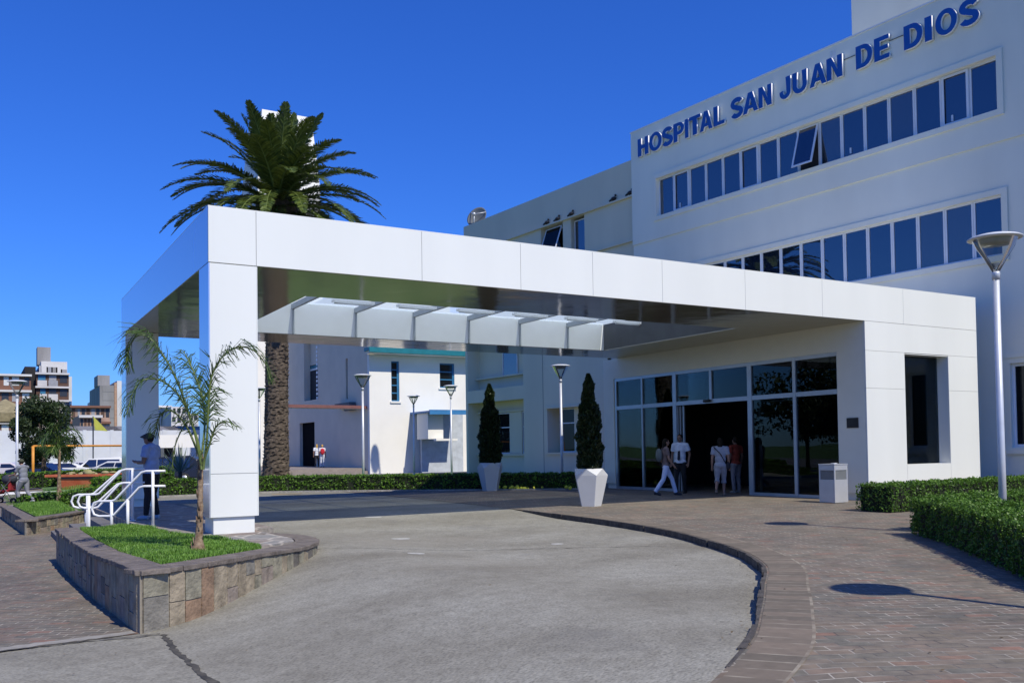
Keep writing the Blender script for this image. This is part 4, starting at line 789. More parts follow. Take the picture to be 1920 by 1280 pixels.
# ------------------------------------------------------------------ street lamps
def make_lamp(label):
    o = empty('street_lamp', label, 'street lamp', (0, 0, 0), group='disc topped street lamps')
    b = MB(); b.tube([(0, 0, 0), (0, 0, .06)], .11, 16); b.tube([(0, 0, .06), (0, 0, 1.2), (0, 0, 3.93)], [.055, .052, .045], 16); b.build('pole', M_steel, o)
    b = MB(); b.tube([(0, 0, 3.86), (0, 0, 3.93), (0, 0, 3.95), (0, 0, 3.98)], [.053, .053, .058, .05], 16); b.build('collar', M_steel, o)
    for s in (-1, 1):
        b = MB(); b.tube([(s*.015, 0, 3.97), (s*.12, 0, 4.15), (s*.27, 0, 4.38), (s*.30, 0, 4.46)], [.030, .028, .023, .02], 8); b.build('arm', mat('dark_chrome', (.20, .21, .22), .25, metal=.7), o)
    b = MB(); b.lathe([(.001, 4.545), (.12, 4.543), (.25, 4.53), (.335, 4.505), (.37, 4.485), (.37, 4.472), (.34, 4.466), (.001, 4.466)], n=40); b.build('lamp_head', mat('lamp_head_grey', (.62, .64, .65), .35), o)
    b = MB(); b.lathe([(.24, 4.465), (.235, 4.42), (.205, 4.385), (.001, 4.38)], n=32); b.build('lens', mat('frosted_lens', (.30, .30, .27), .2), o); b = MB(); b.lathe([(.30, 4.462), (.24, 4.33), (.10, 4.10), (.03, 4.0)], n=32); b.build('glass_cone', M_lampglass, o)
    b = MB(); b.lathe([(.001, 4.03), (.03, 4.06), (.05, 4.10), (.052, 4.105)], n=20); b.build('reflector', M_steel, o)
    return o
lp = [(12.85, 7.76, 'grey disc topped lamp post nearest the camera, standing among the right hedges', 1.0, .3), 
      (*atD(1052.5, 800, 33.6)[:2], 'white lamp post in front of the shaded hospital wing, between the two cypresses', .99, .9),
      (*atD(680.5, 800, 37.5)[:2], 'lamp post beside the corner of the chapel, right of the palm trunk', 1.0, .2),
      (*atD(776, 810, 52.)[:2], 'thinnest, farthest lamp post in front of the sunlit chapel wall', 1.0, 1.3),
      (*atD(846, 800, 46.)[:2], 'lamp post overlapping the square blue framed chapel window', 1.03, .5),
      (*atD(32, 830, 41.)[:2], 'lamp post at the left edge beside the tree and the man with the stroller', 1.06, .1),
      (*atD(486.5, 830, 44.)[:2], 'lamp post half hidden by the front column, left of the palm trunk', .98, 1.8),
      (7.9, 2.05, 'lamp post outside the frame whose disc shadow falls on the right paving', 1.0, .7)]
L0 = make_lamp(lp[0][2])
for i, (x, y, lb_, s, rz) in enumerate(lp):
    if i == 0: L0.location = (x, y, float(G(x))); L0.rotation_euler = (0, 0, R(-30.6)); L0.scale = (1, 1, .975); continue
    copy_tree(L0, label=lb_, loc=(x, y, float(G(x))), rz=R(-30)+rz, scale=(1, 1, s))

# ------------------------------------------------------------------ palms
def frond_leaflets(pts, llen, wid, n, C, U, V, rn, droop=.25, spread=1.0, jit=.15, vup=.35, base=.12):
    P = np.array([tuple(p) for p in pts], float); seg = np.linalg.norm(P[1:]-P[:-1], axis=1); L = np.concatenate([[0], np.cumsum(seg)])
    ts = np.linspace(base, 1, n)
    for sd_ in (-1, 1):
        s = ts*L[-1]; q = np.stack([np.interp(s, L, P[:, k]) for k in range(3)], 1); q2 = np.stack([np.interp(np.minimum(s+.05, L[-1]), L, P[:, k]) for k in range(3)], 1); q1 = np.stack([np.interp(s-.05, L, P[:, k]) for k in range(3)], 1)
        t = q2-q1; t /= np.linalg.norm(t, axis=1)[:, None]; side = np.cross(t, np.array([0, 0, 1.])); ln = np.linalg.norm(side, axis=1)[:, None]; side = np.where(ln > .05, side/np.maximum(ln, 1e-6), np.array([1., 0, 0])); up = np.cross(side, t)
        f = np.sin(np.pi*np.clip((ts-base)/(1-base)*.88+.1, 0, 1))**.6; 
        d = side*sd_*spread+t*(.55+.5*ts[:, None])+up*vup+RNG.normal(0, jit, (n, 3)); d /= np.linalg.norm(d, axis=1)[:, None]; l = (llen*f*RNG.uniform(.85, 1.1, n))[:, None]
        # two segments: first straight, second drooping
        a = q; m = a+d*l*.5; d2 = d+np.array([0, 0, -1.])*droop*RNG.uniform(.5, 1.5, n)[:, None]; d2 /= np.linalg.norm(d2, axis=1)[:, None]
        rr = np.clip(RNG.normal(.45, .2, n), 0, 1)
        for c0, dd, hl, w0 in ((a+d*l*.25, d, l*.27, wid), (m+d2*l*.25, d2, l*.27, wid*.8)):
            wv = np.cross(dd, up+RNG.normal(0, .2, (n, 3))); wv /= np.linalg.norm(wv, axis=1)[:, None]
            C.append(c0); U.append(dd*hl); V.append(wv*w0); rn.append(rr)
def big_palm():
    c = atD(521, 377, 34.4); base = np.array([atD(517, 880, 34.4)[0], atD(517, 880, 34.4)[1], float(G(9))-.1])
    o = empty('palm_tree', 'tall date palm with a broad crown behind the canopy', 'tree', base, world=True)
    b = MB(); n = 26; H = 60
    vs = []; fs = []; top = c+np.array([0, 0, -.55])
    for i in range(H+1):
        t = i/H; q = base*(1-t)+top*t; r = .40-.0*t+.14*math.exp(-t*7); r *= (1.0 if t < .93 else 1+(t-.93)*3)
        for k in range(n):
            a = 2*math.pi*(k+.5*(i % 2))/n; rr = r*(1+.05*random.uniform(-1, 1)); vs.append((q[0]+rr*math.cos(a), q[1]+rr*math.sin(a), q[2]))
    fs = [(i*n+k, i*n+(k+1) % n, (i+1)*n+(k+1) % n, (i+1)*n+k) for i in range(H) for k in range(n)]; b.add(vs, fs)
    # leaf-scar bosses
    for i in range(70):
        t = (i+.5)/70; q = base*(1-t)+top*t; r = .375+.13*math.exp(-t*7)
        for k in range(15):
            a = 2*math.pi*(k+.5*(i % 2))/15+random.uniform(-.08, .08); d = np.array([math.cos(a), math.sin(a), 0]); s = np.array([-d[1], d[0], 0]); p = q+d*r+np.array([0, 0, random.uniform(-.05, .05)]); w_, h_ = random.uniform(.10, .16), random.uniform(.04, .06)
            b.add([p-s*w_+(0, 0, -.02), p+s*w_+(0, 0, -.02), p+(0, 0, -h_), p+(0, 0, h_*.5), p+d*random.uniform(.05, .09)+(0, 0, .045)], [(0, 2, 4), (2, 1, 4), (1, 3, 4), (3, 0, 4)])
    b.build('trunk', M_bark, o, recalc=False)
    rb, C, U, V, rn = MB(), [], [], [], []
    N = 104
    for i in range(N):
        t = (i+.5)/N; az = i*2.39996+random.uniform(-.12, .12); el = R(88-t*122+random.uniform(-7, 7)); L = random.uniform(3.7, 4.35)*(.62+.40*math.sin(min(t*1.6, 1)*math.pi/2)); 
        if el < R(-12): L *= .9
        d = np.array([math.cos(az)*math.cos(el), math.sin(az)*math.cos(el), math.sin(el)]); h = np.array([math.cos(az), math.sin(az), 0]); p = c+h*.12+np.array([0, 0, .35-.8*t]); pts = [p]; k = 12; cur = d; sag = .07 if t < .2 else .135
        for j in range(k):
            cur = cur+np.array([0, 0, -1])*sag*(j/k+.35)*(1.0-.3*abs(math.sin(el))); cur = cur/np.linalg.norm(cur); p = p+cur*L/k; pts.append(p)
        rb.tube(pts, [.045*(1-j/(k+3)) for j in range(k+1)], 5, cap=False)
        frond_leaflets(pts, .47, .040, 72, C, U, V, rn, droop=.22, spread=1.0, jit=.05, vup=.22, base=.10)
    rb.build('midribs', M_rachis, o, recalc=False)
    quads('fronds', np.concatenate(C), np.concatenate(U), np.concatenate(V), np.concatenate(rn), M_palm, o, shape='blade')
    bb = MB(); bb.ball(c+np.array([0, 0, -.55]), (.75, .75, .85), 10); bb.build('crown_heart', M_bark, o)
big_palm()
def image_frond(pix, dist0, ddist):
    n = len(pix); return catmull([atD(u, v, dist0+ddist*i/(n-1)) for i, (u, v) in enumerate(pix)], 6)
def young_palm():
    b0 = onZ(372, 1037, .01); d = math.hypot(b0[0], b0[1]); o = empty('young_palm', 'slender young palm with two long arching fronds in the near planter', 'tree', b0, world=True)
    b = MB(); tr = [atD(u, v, d+.03*k) for k, (u, v) in enumerate(((372, 1040), (372, 1020), (374, 990), (375, 950), (376, 900), (377, 870), (378, 845)))]; tr = catmull(tr, 8)
    rs = [max(.02, .10*math.exp(-i/5.)+.050-.00062*i+random.uniform(-.004, .006)) for i in range(len(tr))]; b.tube(tr, rs, 14); 
    for a in range(7): an = a*.9; b.tube([b0+np.array([0, 0, .06]), b0+np.array([math.cos(an)*.11, math.sin(an)*.11, -.01])], [.04, .012], 6)
    for k in range(26):
        i = random.randrange(4, len(tr)-3); an = random.uniform(0, 6.28); p = tr[i]+np.array([math.cos(an), math.sin(an), 0])*rs[i]*.9; b.tube([p, p+np.array([math.cos(an)*.01, math.sin(an)*.01, .10])], [.014, .004], 5)
    b.build('trunk', M_ybark, o, recalc=False)
    FR = [([(378, 880), (370, 830), (352, 770), (330, 710), (302, 660), (278, 632), (258, 630), (242, 650), (236, 690)], d, .3, .36, 62, 1.0),
          ([(381, 880), (388, 820), (391, 760), (396, 710), (412, 675), (440, 652), (472, 655), (496, 680), (507, 712)], d, -.25, .30, 58, .9),
          ([(377, 870), (362, 800), (338, 745), (305, 715), (270, 712), (250, 735), (238, 775)], d, -.35, .26, 34, 1.0),
          ([(380, 870), (392, 835), (405, 800), (424, 790), (446, 800)], d, -.3, .20, 16, 1.),
          ([(376, 860), (350, 800), (322, 770), (300, 780), (288, 815)], d, .4, .22, 20, 1.),
          ([(379, 850), (384, 790), (378, 740), (360, 690), (345, 660)], d, .35, .30, 34, 1.),
          ([(378, 860), (366, 810), (352, 790), (330, 830), (322, 880)], d, .1, .16, 10, 1.)]
    rb, C, U, V, rn = MB(), [], [], [], []
    for pix, dd, dz, ll, n, sp in FR:
        pts = image_frond(pix, dd, dz); m = len(pts); rb.tube(pts, [.016*(1-.75*i/m) for i in range(m)], 6, cap=False)
        frond_leaflets(pts, ll*1.45, .0095, int(n*1.2), C, U, V, rn, droop=.95, spread=.8, jit=.16, vup=.10, base=.26)
    rb.build('midribs', M_rachis, o, recalc=False)
    quads('fronds', np.concatenate(C), np.concatenate(U), np.concatenate(V), np.concatenate(rn), M_ypalm, o, shape='blade')
young_palm()
def small_palm():
    b0 = onZ(111, 943, -.47); d = math.hypot(b0[0], b0[1]); o = empty('young_palm', 'small distant young palm on the lawn left of the canopy', 'tree', b0, world=True)
    b = MB(); tr = [atD(u, v, d) for u, v in ((111, 945), (111, 930), (111, 890), (111, 860), (112, 838))]; b.tube(tr, [.16, .09, .055, .05, .04], 10); b.build('trunk', M_ybark, o)
    rb, C, U, V, rn = MB(), [], [], [], []
    for pix in ([(112, 850), (114, 820), (126, 805), (142, 808), (154, 828)], [(112, 850), (118, 825), (135, 815), (148, 832)], [(111, 850), (106, 820), (96, 810), (84, 822), (80, 838)], [(112, 850), (110, 815), (104, 798), (96, 795)], [(112, 850), (116, 832), (124, 840), (128, 862)], [(111, 850), (104, 835), (96, 848)]):
        pts = image_frond(pix, d, random.uniform(-1, 1)); rb.tube(pts, .02, 5, cap=False); frond_leaflets(pts, .55, .02, 30, C, U, V, rn, droop=1.0, spread=.8, jit=.2, vup=.1, base=.2)
    rb.build('midribs', M_rachis, o, recalc=False); quads('fronds', np.concatenate(C), np.concatenate(U), np.concatenate(V), np.concatenate(rn), M_ypalm, o, shape='blade')
small_palm()
def tree(label, c, rx, rz_, base, n=9000, leaf=.13, lumps=26, m=None):
    o = empty('leafy_tree', label, 'tree', base, world=True)
    b = MB(); cc = np.array(c); b.tube([base, np.array(base)*.5+cc*.5-np.array([0, 0, rz_*.4]), cc], [.22, .17, .08], 8)
    for k in range(7): a = k*.9; b.tube([cc-np.array([0, 0, rz_*.5]), cc+np.array([math.cos(a)*rx*.7, math.sin(a)*rx*.7, random.uniform(-.3, .6)*rz_])], [.09, .03], 6)
    b.build('trunk', M_tbark, o)
    L = rdir(lumps)*np.array([rx, rx, rz_])*RNG.uniform(.45, .85, lumps)[:, None]; R_ = RNG.uniform(.22, .42, lumps)*rx
    idx = RNG.integers(0, lumps, n); p = L[idx]+rdir(n)*(R_[idx]*RNG.uniform(.6, 1.05, n))[:, None]*np.array([1, 1, .8]); r = rdir(n); u = np.cross(r, rdir(n)); u /= np.linalg.norm(u, axis=1)[:, None]; s = leaf*RNG.uniform(.6, 1.3, n)[:, None]
    quads('crown', p+cc, u*s, np.cross(r, u)*s*.5, np.clip(RNG.normal(.5, .2, n)+(RNG.uniform(-.25, .25, lumps))[idx], 0, 1), m or M_tree, o); return o
q = atD(82, 815, 66); tree('dark green bushy tree in front of the far white wall', (q[0], q[1], 2.7), 2.35, 2.3, (q[0], q[1], -.6), 14000, .10)
# ------------------------------------------------------------------ pots and cypresses
def pot(label, loc, rz, scale=1.):
    o = empty('faceted_planter', label, 'planter', loc, rz, group='faceted white planters at the entrance'); b = MB(); n = 5
    rings = [(.26, 0, 0), (.43, .74, 0), (.36, .90, math.pi/n), (.30, .90, math.pi/n), (.29, .80, math.pi/n)]
    vs = [(r*math.cos(2*math.pi*k/n+a), r*math.sin(2*math.pi*k/n+a), z) for r, z, a in rings for k in range(n)]
    fs = [tuple(range(n-1, -1, -1))]; fs += [(k, (k+1) % n, n+(k+1) % n, n+k) for k in range(n)]
    for k in range(n): fs += [(n+k, n+(k+1) % n, 2*n+k), (n+(k+1) % n, 2*n+(k+1) % n, 2*n+k)]
    for l in (2, 3): fs += [(l*n+k, l*n+(k+1) % n, (l+1)*n+(k+1) % n, (l+1)*n+k) for k in range(n)]
    b.add(vs, fs); b.build('pot', mat('white_planter', (.58, .585, .58), .5, var=.03), o, bevel=.006)
    s = MB(); s.lathe([(.001, .82), (.285, .815)], n=20); s.build('soil', mat('dark_soil', (.03, .022, .015), .95), o); o.scale = (scale,)*3; return o
def cypress(label, loc, H, Rm, n=15000):
    o = empty('cypress', label, 'tree', loc, group='clipped cypresses in planters'); b = MB(); b.tube([(0, 0, 0), (0, 0, H*.5), (0, 0, H*.95)], [.045, .03, .01], 8); b.build('trunk', M_tbark, o)
    zz = RNG.uniform(0, 1, n)**1.15; an = RNG.uniform(0, 6.28, n); prof = np.interp(zz, [0, .06, .3, .55, .68, .72, .9, 1], [.75, .92, 1., .86, .70, .50, .38, .06])
    lump = 1+.11*np.sin(an*3+zz*17)+.08*np.sin(an*5-zz*31)+.05*np.sin(zz*60+an*2); r = Rm*prof*lump*(1-np.abs(RNG.normal(0, .16, n))); p = np.stack([r*np.cos(an), r*np.sin(an), zz*H], 1)
    nm = np.stack([np.cos(an)*.6, np.sin(an)*.6, np.full(n, .9)], 1)+RNG.normal(0, .35, (n, 3)); nm /= np.linalg.norm(nm, axis=1)[:, None]; v = np.cross(nm, rdir(n)); v /= np.linalg.norm(v, axis=1)[:, None]; s = RNG.uniform(.6, 1.3, n)[:, None]
    quads('foliage', p, nm*.042*s, v*.02*s, np.clip(RNG.normal(.5, .25, n), 0, 1), M_cyp, o); b = MB(); b.lathe([(.001, 0), (Rm*.55, .05), (Rm*.68, H*.3), (Rm*.5, H*.6), (Rm*.2, H*.8), (.001, H*.95)], n=12); b.build('inner_twigs', M_hedgein, o); return o
pa = onZ(1107, 947, FL)*.985; pb_ = onZ(920, 920, FL)
pot('faceted white planter half in the sun, holding the taller dark cypress near the doors', (pa[0], pa[1], FL+.0), 1.95, 1.0); pot('faceted white planter in shade by the back hedge, left of the lamp post', (pb_[0], pb_[1], FL), 1.2, 1.05)
cypress('dark narrow cypress in the planter closest to the lobby doors', (pa[0], pa[1], FL+.80), 2.35, .30); cypress('narrow cypress in the planter by the back hedge', (pb_[0], pb_[1], FL+.82), 2.75, .37)
# litter bin
q = onZ(1566, 944, FL); BN = empty('litter_bin', 'square metal litter bin with dark openings, standing right of the lobby doors', 'bin', (q[0], q[1], FL), world=True)
x, y = float(q[0]), float(q[1]); Hb = .93; M_bin = mat('brushed_bin_metal', (.55, .56, .57), .35, metal=.35, var=.05)
b = MB(); W_ = .46; b.box((x+.03, y+.03, FL+.05), (x+W_-.03, y+W_-.03, FL+.90)); b.box((x, y, FL+.02), (x+W_, y+.028, FL+.56)); b.box((x, y, FL+.78), (x+W_, y+.028, FL+Hb-.02)); b.box((x, y+.031, FL+.02), (x+.028, y+W_, FL+.56)); b.box((x, y+.031, FL+.78), (x+.028, y+W_, FL+Hb-.02)); b.box((x+W_-.028, y+.031, FL+.02), (x+W_, y+W_, FL+Hb-.02)); b.box((x+.03, y+W_-.028, FL+.02), (x+W_-.03, y+W_, FL+Hb-.02))
for a_, c_ in ((x, y), (x+W_-.04, y)): b.box((a_+.001, c_+.001, FL+.56), (a_+.04, c_+.028, FL+.78))
b.box((x+.001, y+W_-.04, FL+.56), (x+.028, y+W_-.002, FL+.78)); b.build('body', M_bin, BN, bevel=.004)
b = MB(); b.box((x+.04, y+.012, FL+.565), (x+W_-.04, y+.029, FL+.775)); b.box((x+.012, y+.04, FL+.565), (x+.029, y+W_-.04, FL+.775)); b.build('opening', mat('grey_flap', (.16, .17, .17), .5), BN)
b = MB(); b.box((x-.01, y-.01, FL+Hb-.02), (x+W_+.01, y+W_+.01, FL+Hb)); b.build('lid', M_bin, BN, bevel=.004); b = MB(); b.box((x+.05, y+.05, FL-.002), (x+W_-.05, y+W_-.05, FL+.05)); b.build('foot', M_joint, BN)
b = MB(); b.lathe([(.001, .0), (.07, 0), (.08, .018), (.062, .018), (.055, .008), (.001, .008)], (x+.23, y+.2, FL+Hb+.001), 16); tag(b.build('ashtray', M_steel), 'small round metal ashtray on top of the litter bin', 'ashtray')

# ------------------------------------------------------------------ handrails
def rail(label, A, B, zt, zl, posts):
    """two parallel bars: flat at the top, sloping down, flat at the foot, joined by a rounded end"""
    o = empty('handrail', label, 'handrail', (*A, 0), world=True, group='white handrails at the steps'); A, B = np.array(A), np.array(B); t = (B-A)/np.linalg.norm(B-A); L = np.linalg.norm(B-A)
    def pt(s, z): q = A+t*s; return (q[0], q[1], z)
    g = .26
    top = [pt(-.22, zt), pt(.12, zt), pt(.20, zt-.02), pt(L*.70, zl+.02), pt(L*.76, zl), pt(L, zl)]; end = [pt(L+.09, zl-.03), pt(L+.13, zl-g/2), pt(L+.09, zl-g+.03), pt(L, zl-g)]
    bot = [pt(L*.80, zl-g), pt(L*.72, zl-g+.02), pt(.24, zt-g-.02), pt(.16, zt-g), pt(-.22, zt-g)]
    b = MB(); b.tube(top+end+bot, .021, 10); b.build('rail', M_whitemetal, o)
    for s, z0, z1 in posts: p = MB(); p.tube([pt(s, z0), pt(s, z1)], .026, 10); p.tube([pt(s, z0), pt(s, z0+.012)], .06, 12); p.build('post', M_whitemetal, o)
a, c = onZ(287, 989, 0)[:2], onZ(186, 985, 0.02)[:2]
rail('white double handrail nearest the camera, beside the planter grass', a, np.array([1.83, 17.25]), .98, .47, [(0, -.0, .98), (.45, -.15, .50), (.74, -.12, .46)])
rail('white double handrail on the far side of the steps', (2.58, 18.75), (1.78, 19.1), .99, .52, [(0, 0., .99), (.8, -.5, .5)])
rail('second white handrail of the far pair, just behind', (2.62, 19.35), (1.72, 19.7), .97, .50, [(0, 0., .97), (.8, -.5, .5)])
q = onZ(163, 988, -.42); b = MB(); b.tube([(q[0], q[1], -.6), (q[0], q[1], -.12)], .05, 12); b.ball((q[0], q[1], -.12), .05, 6); tag(b.build('bollard', M_steel), 'short grey metal post in front of the low stone planter', 'bollard')

# ------------------------------------------------------------------ people
SKIN = mat('skin', (.34, .19, .13), .55, var=.05); SKIND = mat('tanned_skin', (.20, .11, .075), .55, var=.05)
def cloth(n, c): return mat(n, c, .85, var=.12, sc=14, bump=.3, bsc=20)
def person(label, loc, face, H=1.72, skin=None, pose=None, shirt=(.5, .5, .5), sleeve='short', trousers=(.1, .1, .1), cut='long', shoes=(.03, .03, .03), hair=(.02, .015, .01), hairstyle='short', cap=None, build=1.0, extras=None):
    skin = skin or SKIN; o = empty('person', label, 'person', (loc[0], loc[1], loc[2]), math.atan2(face[1], face[0])-math.pi/2)
    k = H/1.75; J = dict(pel=(0, 0, .93), ch=(0, 0, 1.28), nk=(0, .0, 1.47), hd=(0, .03, 1.63), shL=(-.19, 0, 1.42), shR=(.19, 0, 1.42), elL=(-.24, -.02, 1.13), elR=(.24, -.02, 1.13), wrL=(-.25, .06, .88), wrR=(.25, .06, .88),
        hpL=(-.09, 0, .91), hpR=(.09, 0, .91), knL=(-.10, .02, .50), knR=(.10, .02, .50), anL=(-.10, -.02, .09), anR=(.10, -.02, .09))
    if pose: J.update(pose)
    J = {a: Vector(b)*k for a, b in J.items()}; w_ = build
    def lerp(a, b, t): return J[a].lerp(J[b], t)
    def torso(b, g=0.): 
        p, c = J['pel'], J['ch']; b.ball(c+Vector((0, 0, .0)), ((.150*w_+g)*k, (.105*w_+g)*k, .20*k), 10); b.ball(p.lerp(c, .48), ((.140*w_+g)*k, (.108*w_+g)*k, .19*k), 10); b.ball(p, ((.158*w_+g)*k, (.118*w_+g)*k, .13*k), 10)
        b.tube([J['shL'], J['ch']+Vector((0, 0, .15*k)), J['shR']], [(.055+g)*k, (.085*w_+g)*k, (.055+g)*k], 12)
        for s in 'LR': b.ball(J['sh'+s], (.060*w_+g)*k, 8)
    def arm(b, s, g=0., to=1.):
        pts = [J['sh'+s], lerp('sh'+s, 'el'+s, .5), J['el'+s], lerp('el'+s, 'wr'+s, .35), J['wr'+s]]; rr = [.052*w_, .047*w_, .038, .038, .026]
        if to < 1: pts = [J['sh'+s], lerp('sh'+s, 'el'+s, to*.5), lerp('sh'+s, 'el'+s, to)]; rr = [.055*w_, .052*w_, .054*w_]
        b.tube(pts, [(r+g)*k for r in rr[:len(pts)]], 12)
    def leg(b, s, g=0., to='full', flare=0.):
        pts = [J['hp'+s], lerp('hp'+s, 'kn'+s, .4), J['kn'+s], lerp('kn'+s, 'an'+s, .3), J['an'+s]]; rr = [.092*w_, .080*w_, .054, .053, .036+flare]
        if to == 'capri': pts = pts[:4]; rr = rr[:4]; rr[-1] += .02
        b.tube(pts, [(r+g)*k for r in rr], 12)
    def foot(b, s, g=0.):
        a = J['an'+s]; ky = (J['kn'+s]-a); pitch = max(-.9, min(.2, -ky.y*.9)); f = Vector((0, math.cos(pitch*.8), math.sin(min(0, pitch)*.7)))
        b.tube([a+Vector((0, -.045*k, -.045*k)), a+Vector((0, .02*k, -.045*k))+f*.03*k, a+Vector((0, 0, -.055*k))+f*.13*k, a+Vector((0, 0, -.062*k))+f*.185*k], [(.035+g)*k, (.042+g)*k, (.036+g)*k, (.02+g)*k], 12)
    b = MB(); torso(b, -.006)
    for s in 'LR':
        arm(b, s); leg(b, s); foot(b, s, -.006)
        wv = J['wr'+s]; d = (J['wr'+s]-J['el'+s]).normalized(); side = d.cross(Vector((0, 1, 0)) if abs(d.y) < .7 else Vector((0, 0, 1))).normalized(); nrm = side.cross(d)
        b.tube([wv, wv+d*.045*k, wv+d*.085*k], [.024*k, .034*k, .030*k], 10)
        for i, ln in enumerate((.062, .074, .068, .05)):
            f0 = wv+d*.085*k+side*(.026-.0175*i)*k; b.tube([f0-d*.02*k, f0+d*ln*.5*k, f0+d*ln*.9*k+nrm*.022*k*(1+.2*i)], [.0105*k, .0095*k, .008*k], 6)
        f0 = wv+d*.03*k+side*.03*k; b.tube([f0, f0+d*.035*k+side*.026*k, f0+d*.062*k+side*.026*k+nrm*.012*k], [.013*k, .011*k, .009*k], 6)
    hd = J['hd']; b.tube([J['nk']-Vector((0, 0, .06*k)), J['nk'].lerp(hd, .45)], [.062*k, .052*k], 12); b.ball(hd, (.074*k, .092*k, .108*k), 12); b.ball(hd+Vector((0, .02, -.05))*k, (.056*k, .07*k, .065*k), 10)
    b.tube([hd+Vector((0, .085, .012))*k, hd+Vector((0, .108, -.022))*k], [.009*k, .015*k], 8)
    for s in (-1, 1): b.ball(hd+Vector((s*.074, -.005, -.005))*k, (.012*k, .02*k, .03*k), 6)
    def fin(mb, name, m, vox, lab=None):
        ob = mb.build(name, m, o, recalc=False, label=lab); r = ob.modifiers.new('skin', 'REMESH'); r.mode = 'VOXEL'; r.voxel_size = vox; r.use_smooth_shade = True; s = ob.modifiers.new('soft', 'SMOOTH'); s.iterations = 3; s.factor = .5; return ob
    fin(b, 'body', skin, .0085)
    for s in (-1, 1): e = MB(); e.ball(hd+Vector((s*.030, .083, .012))*k, .0105*k, 6); e.build('eye', mat('eye_dark', (.02, .015, .012), .2), o)
    e = MB(); e.tube([hd+Vector((-.022, .083, -.055))*k, hd+Vector((0, .092, -.057))*k, hd+Vector((.022, .083, -.055))*k], .005*k, 6); e.build('mouth', mat('lips', (.22, .07, .06), .5), o)
    b = MB(); torso(b, .012); 
    for s in 'LR': arm(b, s, .014, .62) if sleeve == 'short' else (arm(b, s, .012) if sleeve == 'long' else None)
    fin(b, 'shirt', cloth('cloth_%02d%02d%02d' % tuple(int(c*99) for c in shirt), shirt), .012)
    b = MB(); b.ball(J['pel']+Vector((0, 0, -.02*k)), ((.168*w_)*k, (.126*w_)*k, .12*k), 10)
    for s in 'LR': leg(b, s, .014, 'capri' if cut == 'capri' else 'full', .012 if cut == 'flare' else .0)
    fin(b, 'trousers', cloth('cloth_%02d%02d%02d' % tuple(int(c*99) for c in trousers), trousers), .012)
    for s in 'LR': b = MB(); foot(b, s, .006); fin(b, 'shoe', cloth('cloth_%02d%02d%02d' % tuple(int(c*99) for c in shoes), shoes), .01)
    b = MB(); b.ball(hd+Vector((0, -.018, .02))*k, (.083*k, .094*k, .105*k), 12)
    if hairstyle == 'long': b.ball(hd+Vector((0, -.05, -.03))*k, (.088*k, .075*k, .13*k), 10); b.ball(hd+Vector((0, -.075, -.14))*k, (.08*k, .05*k, .13*k), 10)
    for s in (): pass
    hb = fin(b, 'hair', mat('hair_%02d' % int(hair[0]*99), hair, .9, var=.2, sc=30, bump=.5, spec=.15), .010)
    if cap:
        b = MB(); b.ball(hd+Vector((0, -.008, .04))*k, (.093*k, .107*k, .085*k), 12); b.tube([hd+Vector((0, .07, .045))*k, hd+Vector((0, .165, .028))*k], [.055*k, .045*k], 12); b.v = [v for v in b.v]
        for i, v in enumerate(b.v):
            if v[1] > hd.y+.10*k: b.v[i] = (v[0], v[1], hd.z+.04*k+(v[2]-hd.z-.04*k)*.25)
        fin(b, 'cap', cloth('cap_%02d' % int(cap[0]*99), cap), .009)
    if extras: extras(o, J, k, fin)
    return o
LEFT = -RX[:2]; RIGHT = RX[:2]; AWAY = FW[:2]/np.linalg.norm(FW[:2])
q = onZ(284, 973, 0)
person('man in dark cap, blue shirt and black trousers looking down beside the west column', (q[0], q[1], 0), LEFT+AWAY*.15, 1.70, SKIND, dict(hd=(0, .06, 1.62), elL=(-.23, .04, 1.14), wrL=(-.10, .26, 1.16), elR=(.24, .02, 1.14), wrR=(.10, .27, 1.14), hpL=(-.09, 0, .91), anL=(-.12, .05, .09), anR=(.12, -.06, .09)),
       shirt=(.27, .34, .52), trousers=(.012, .012, .015), shoes=(.35, .42, .5), cap=(.03, .03, .035), build=1.22)
q = onZ(278, 973, 0); b = MB(); b.ball((q[0]+.55*RX[0]*.62, q[1]+.1, .93), (.12, .08, .19), 8); b.ball((q[0]-.18*RX[0], q[1]-.03, .90), (.08, .05, .13), 8)
q = onZ(45, 946, -.52)
person('man in grey clothes and green cap pushing a stroller on the left path', (q[0], q[1], -.52), LEFT+AWAY*.4, 1.72, SKIN, dict(ch=(0, .05, 1.27), nk=(0, .09, 1.45), hd=(0, .15, 1.60), shL=(-.18, .06, 1.40), shR=(.18, .06, 1.40), elL=(-.22, .22, 1.15), wrL=(-.16, .50, 1.10), elR=(.22, .2, 1.15), wrR=(.16, .49, 1.10), knL=(-.1, .2, .52), anL=(-.1, .10, .09), knR=(.1, -.05, .50), anR=(.1, -.36, .20)),
       shirt=(.20, .21, .25), trousers=(.24, .24, .27), shoes=(.3, .3, .32), cap=(.06, .065, .04), build=1.08)
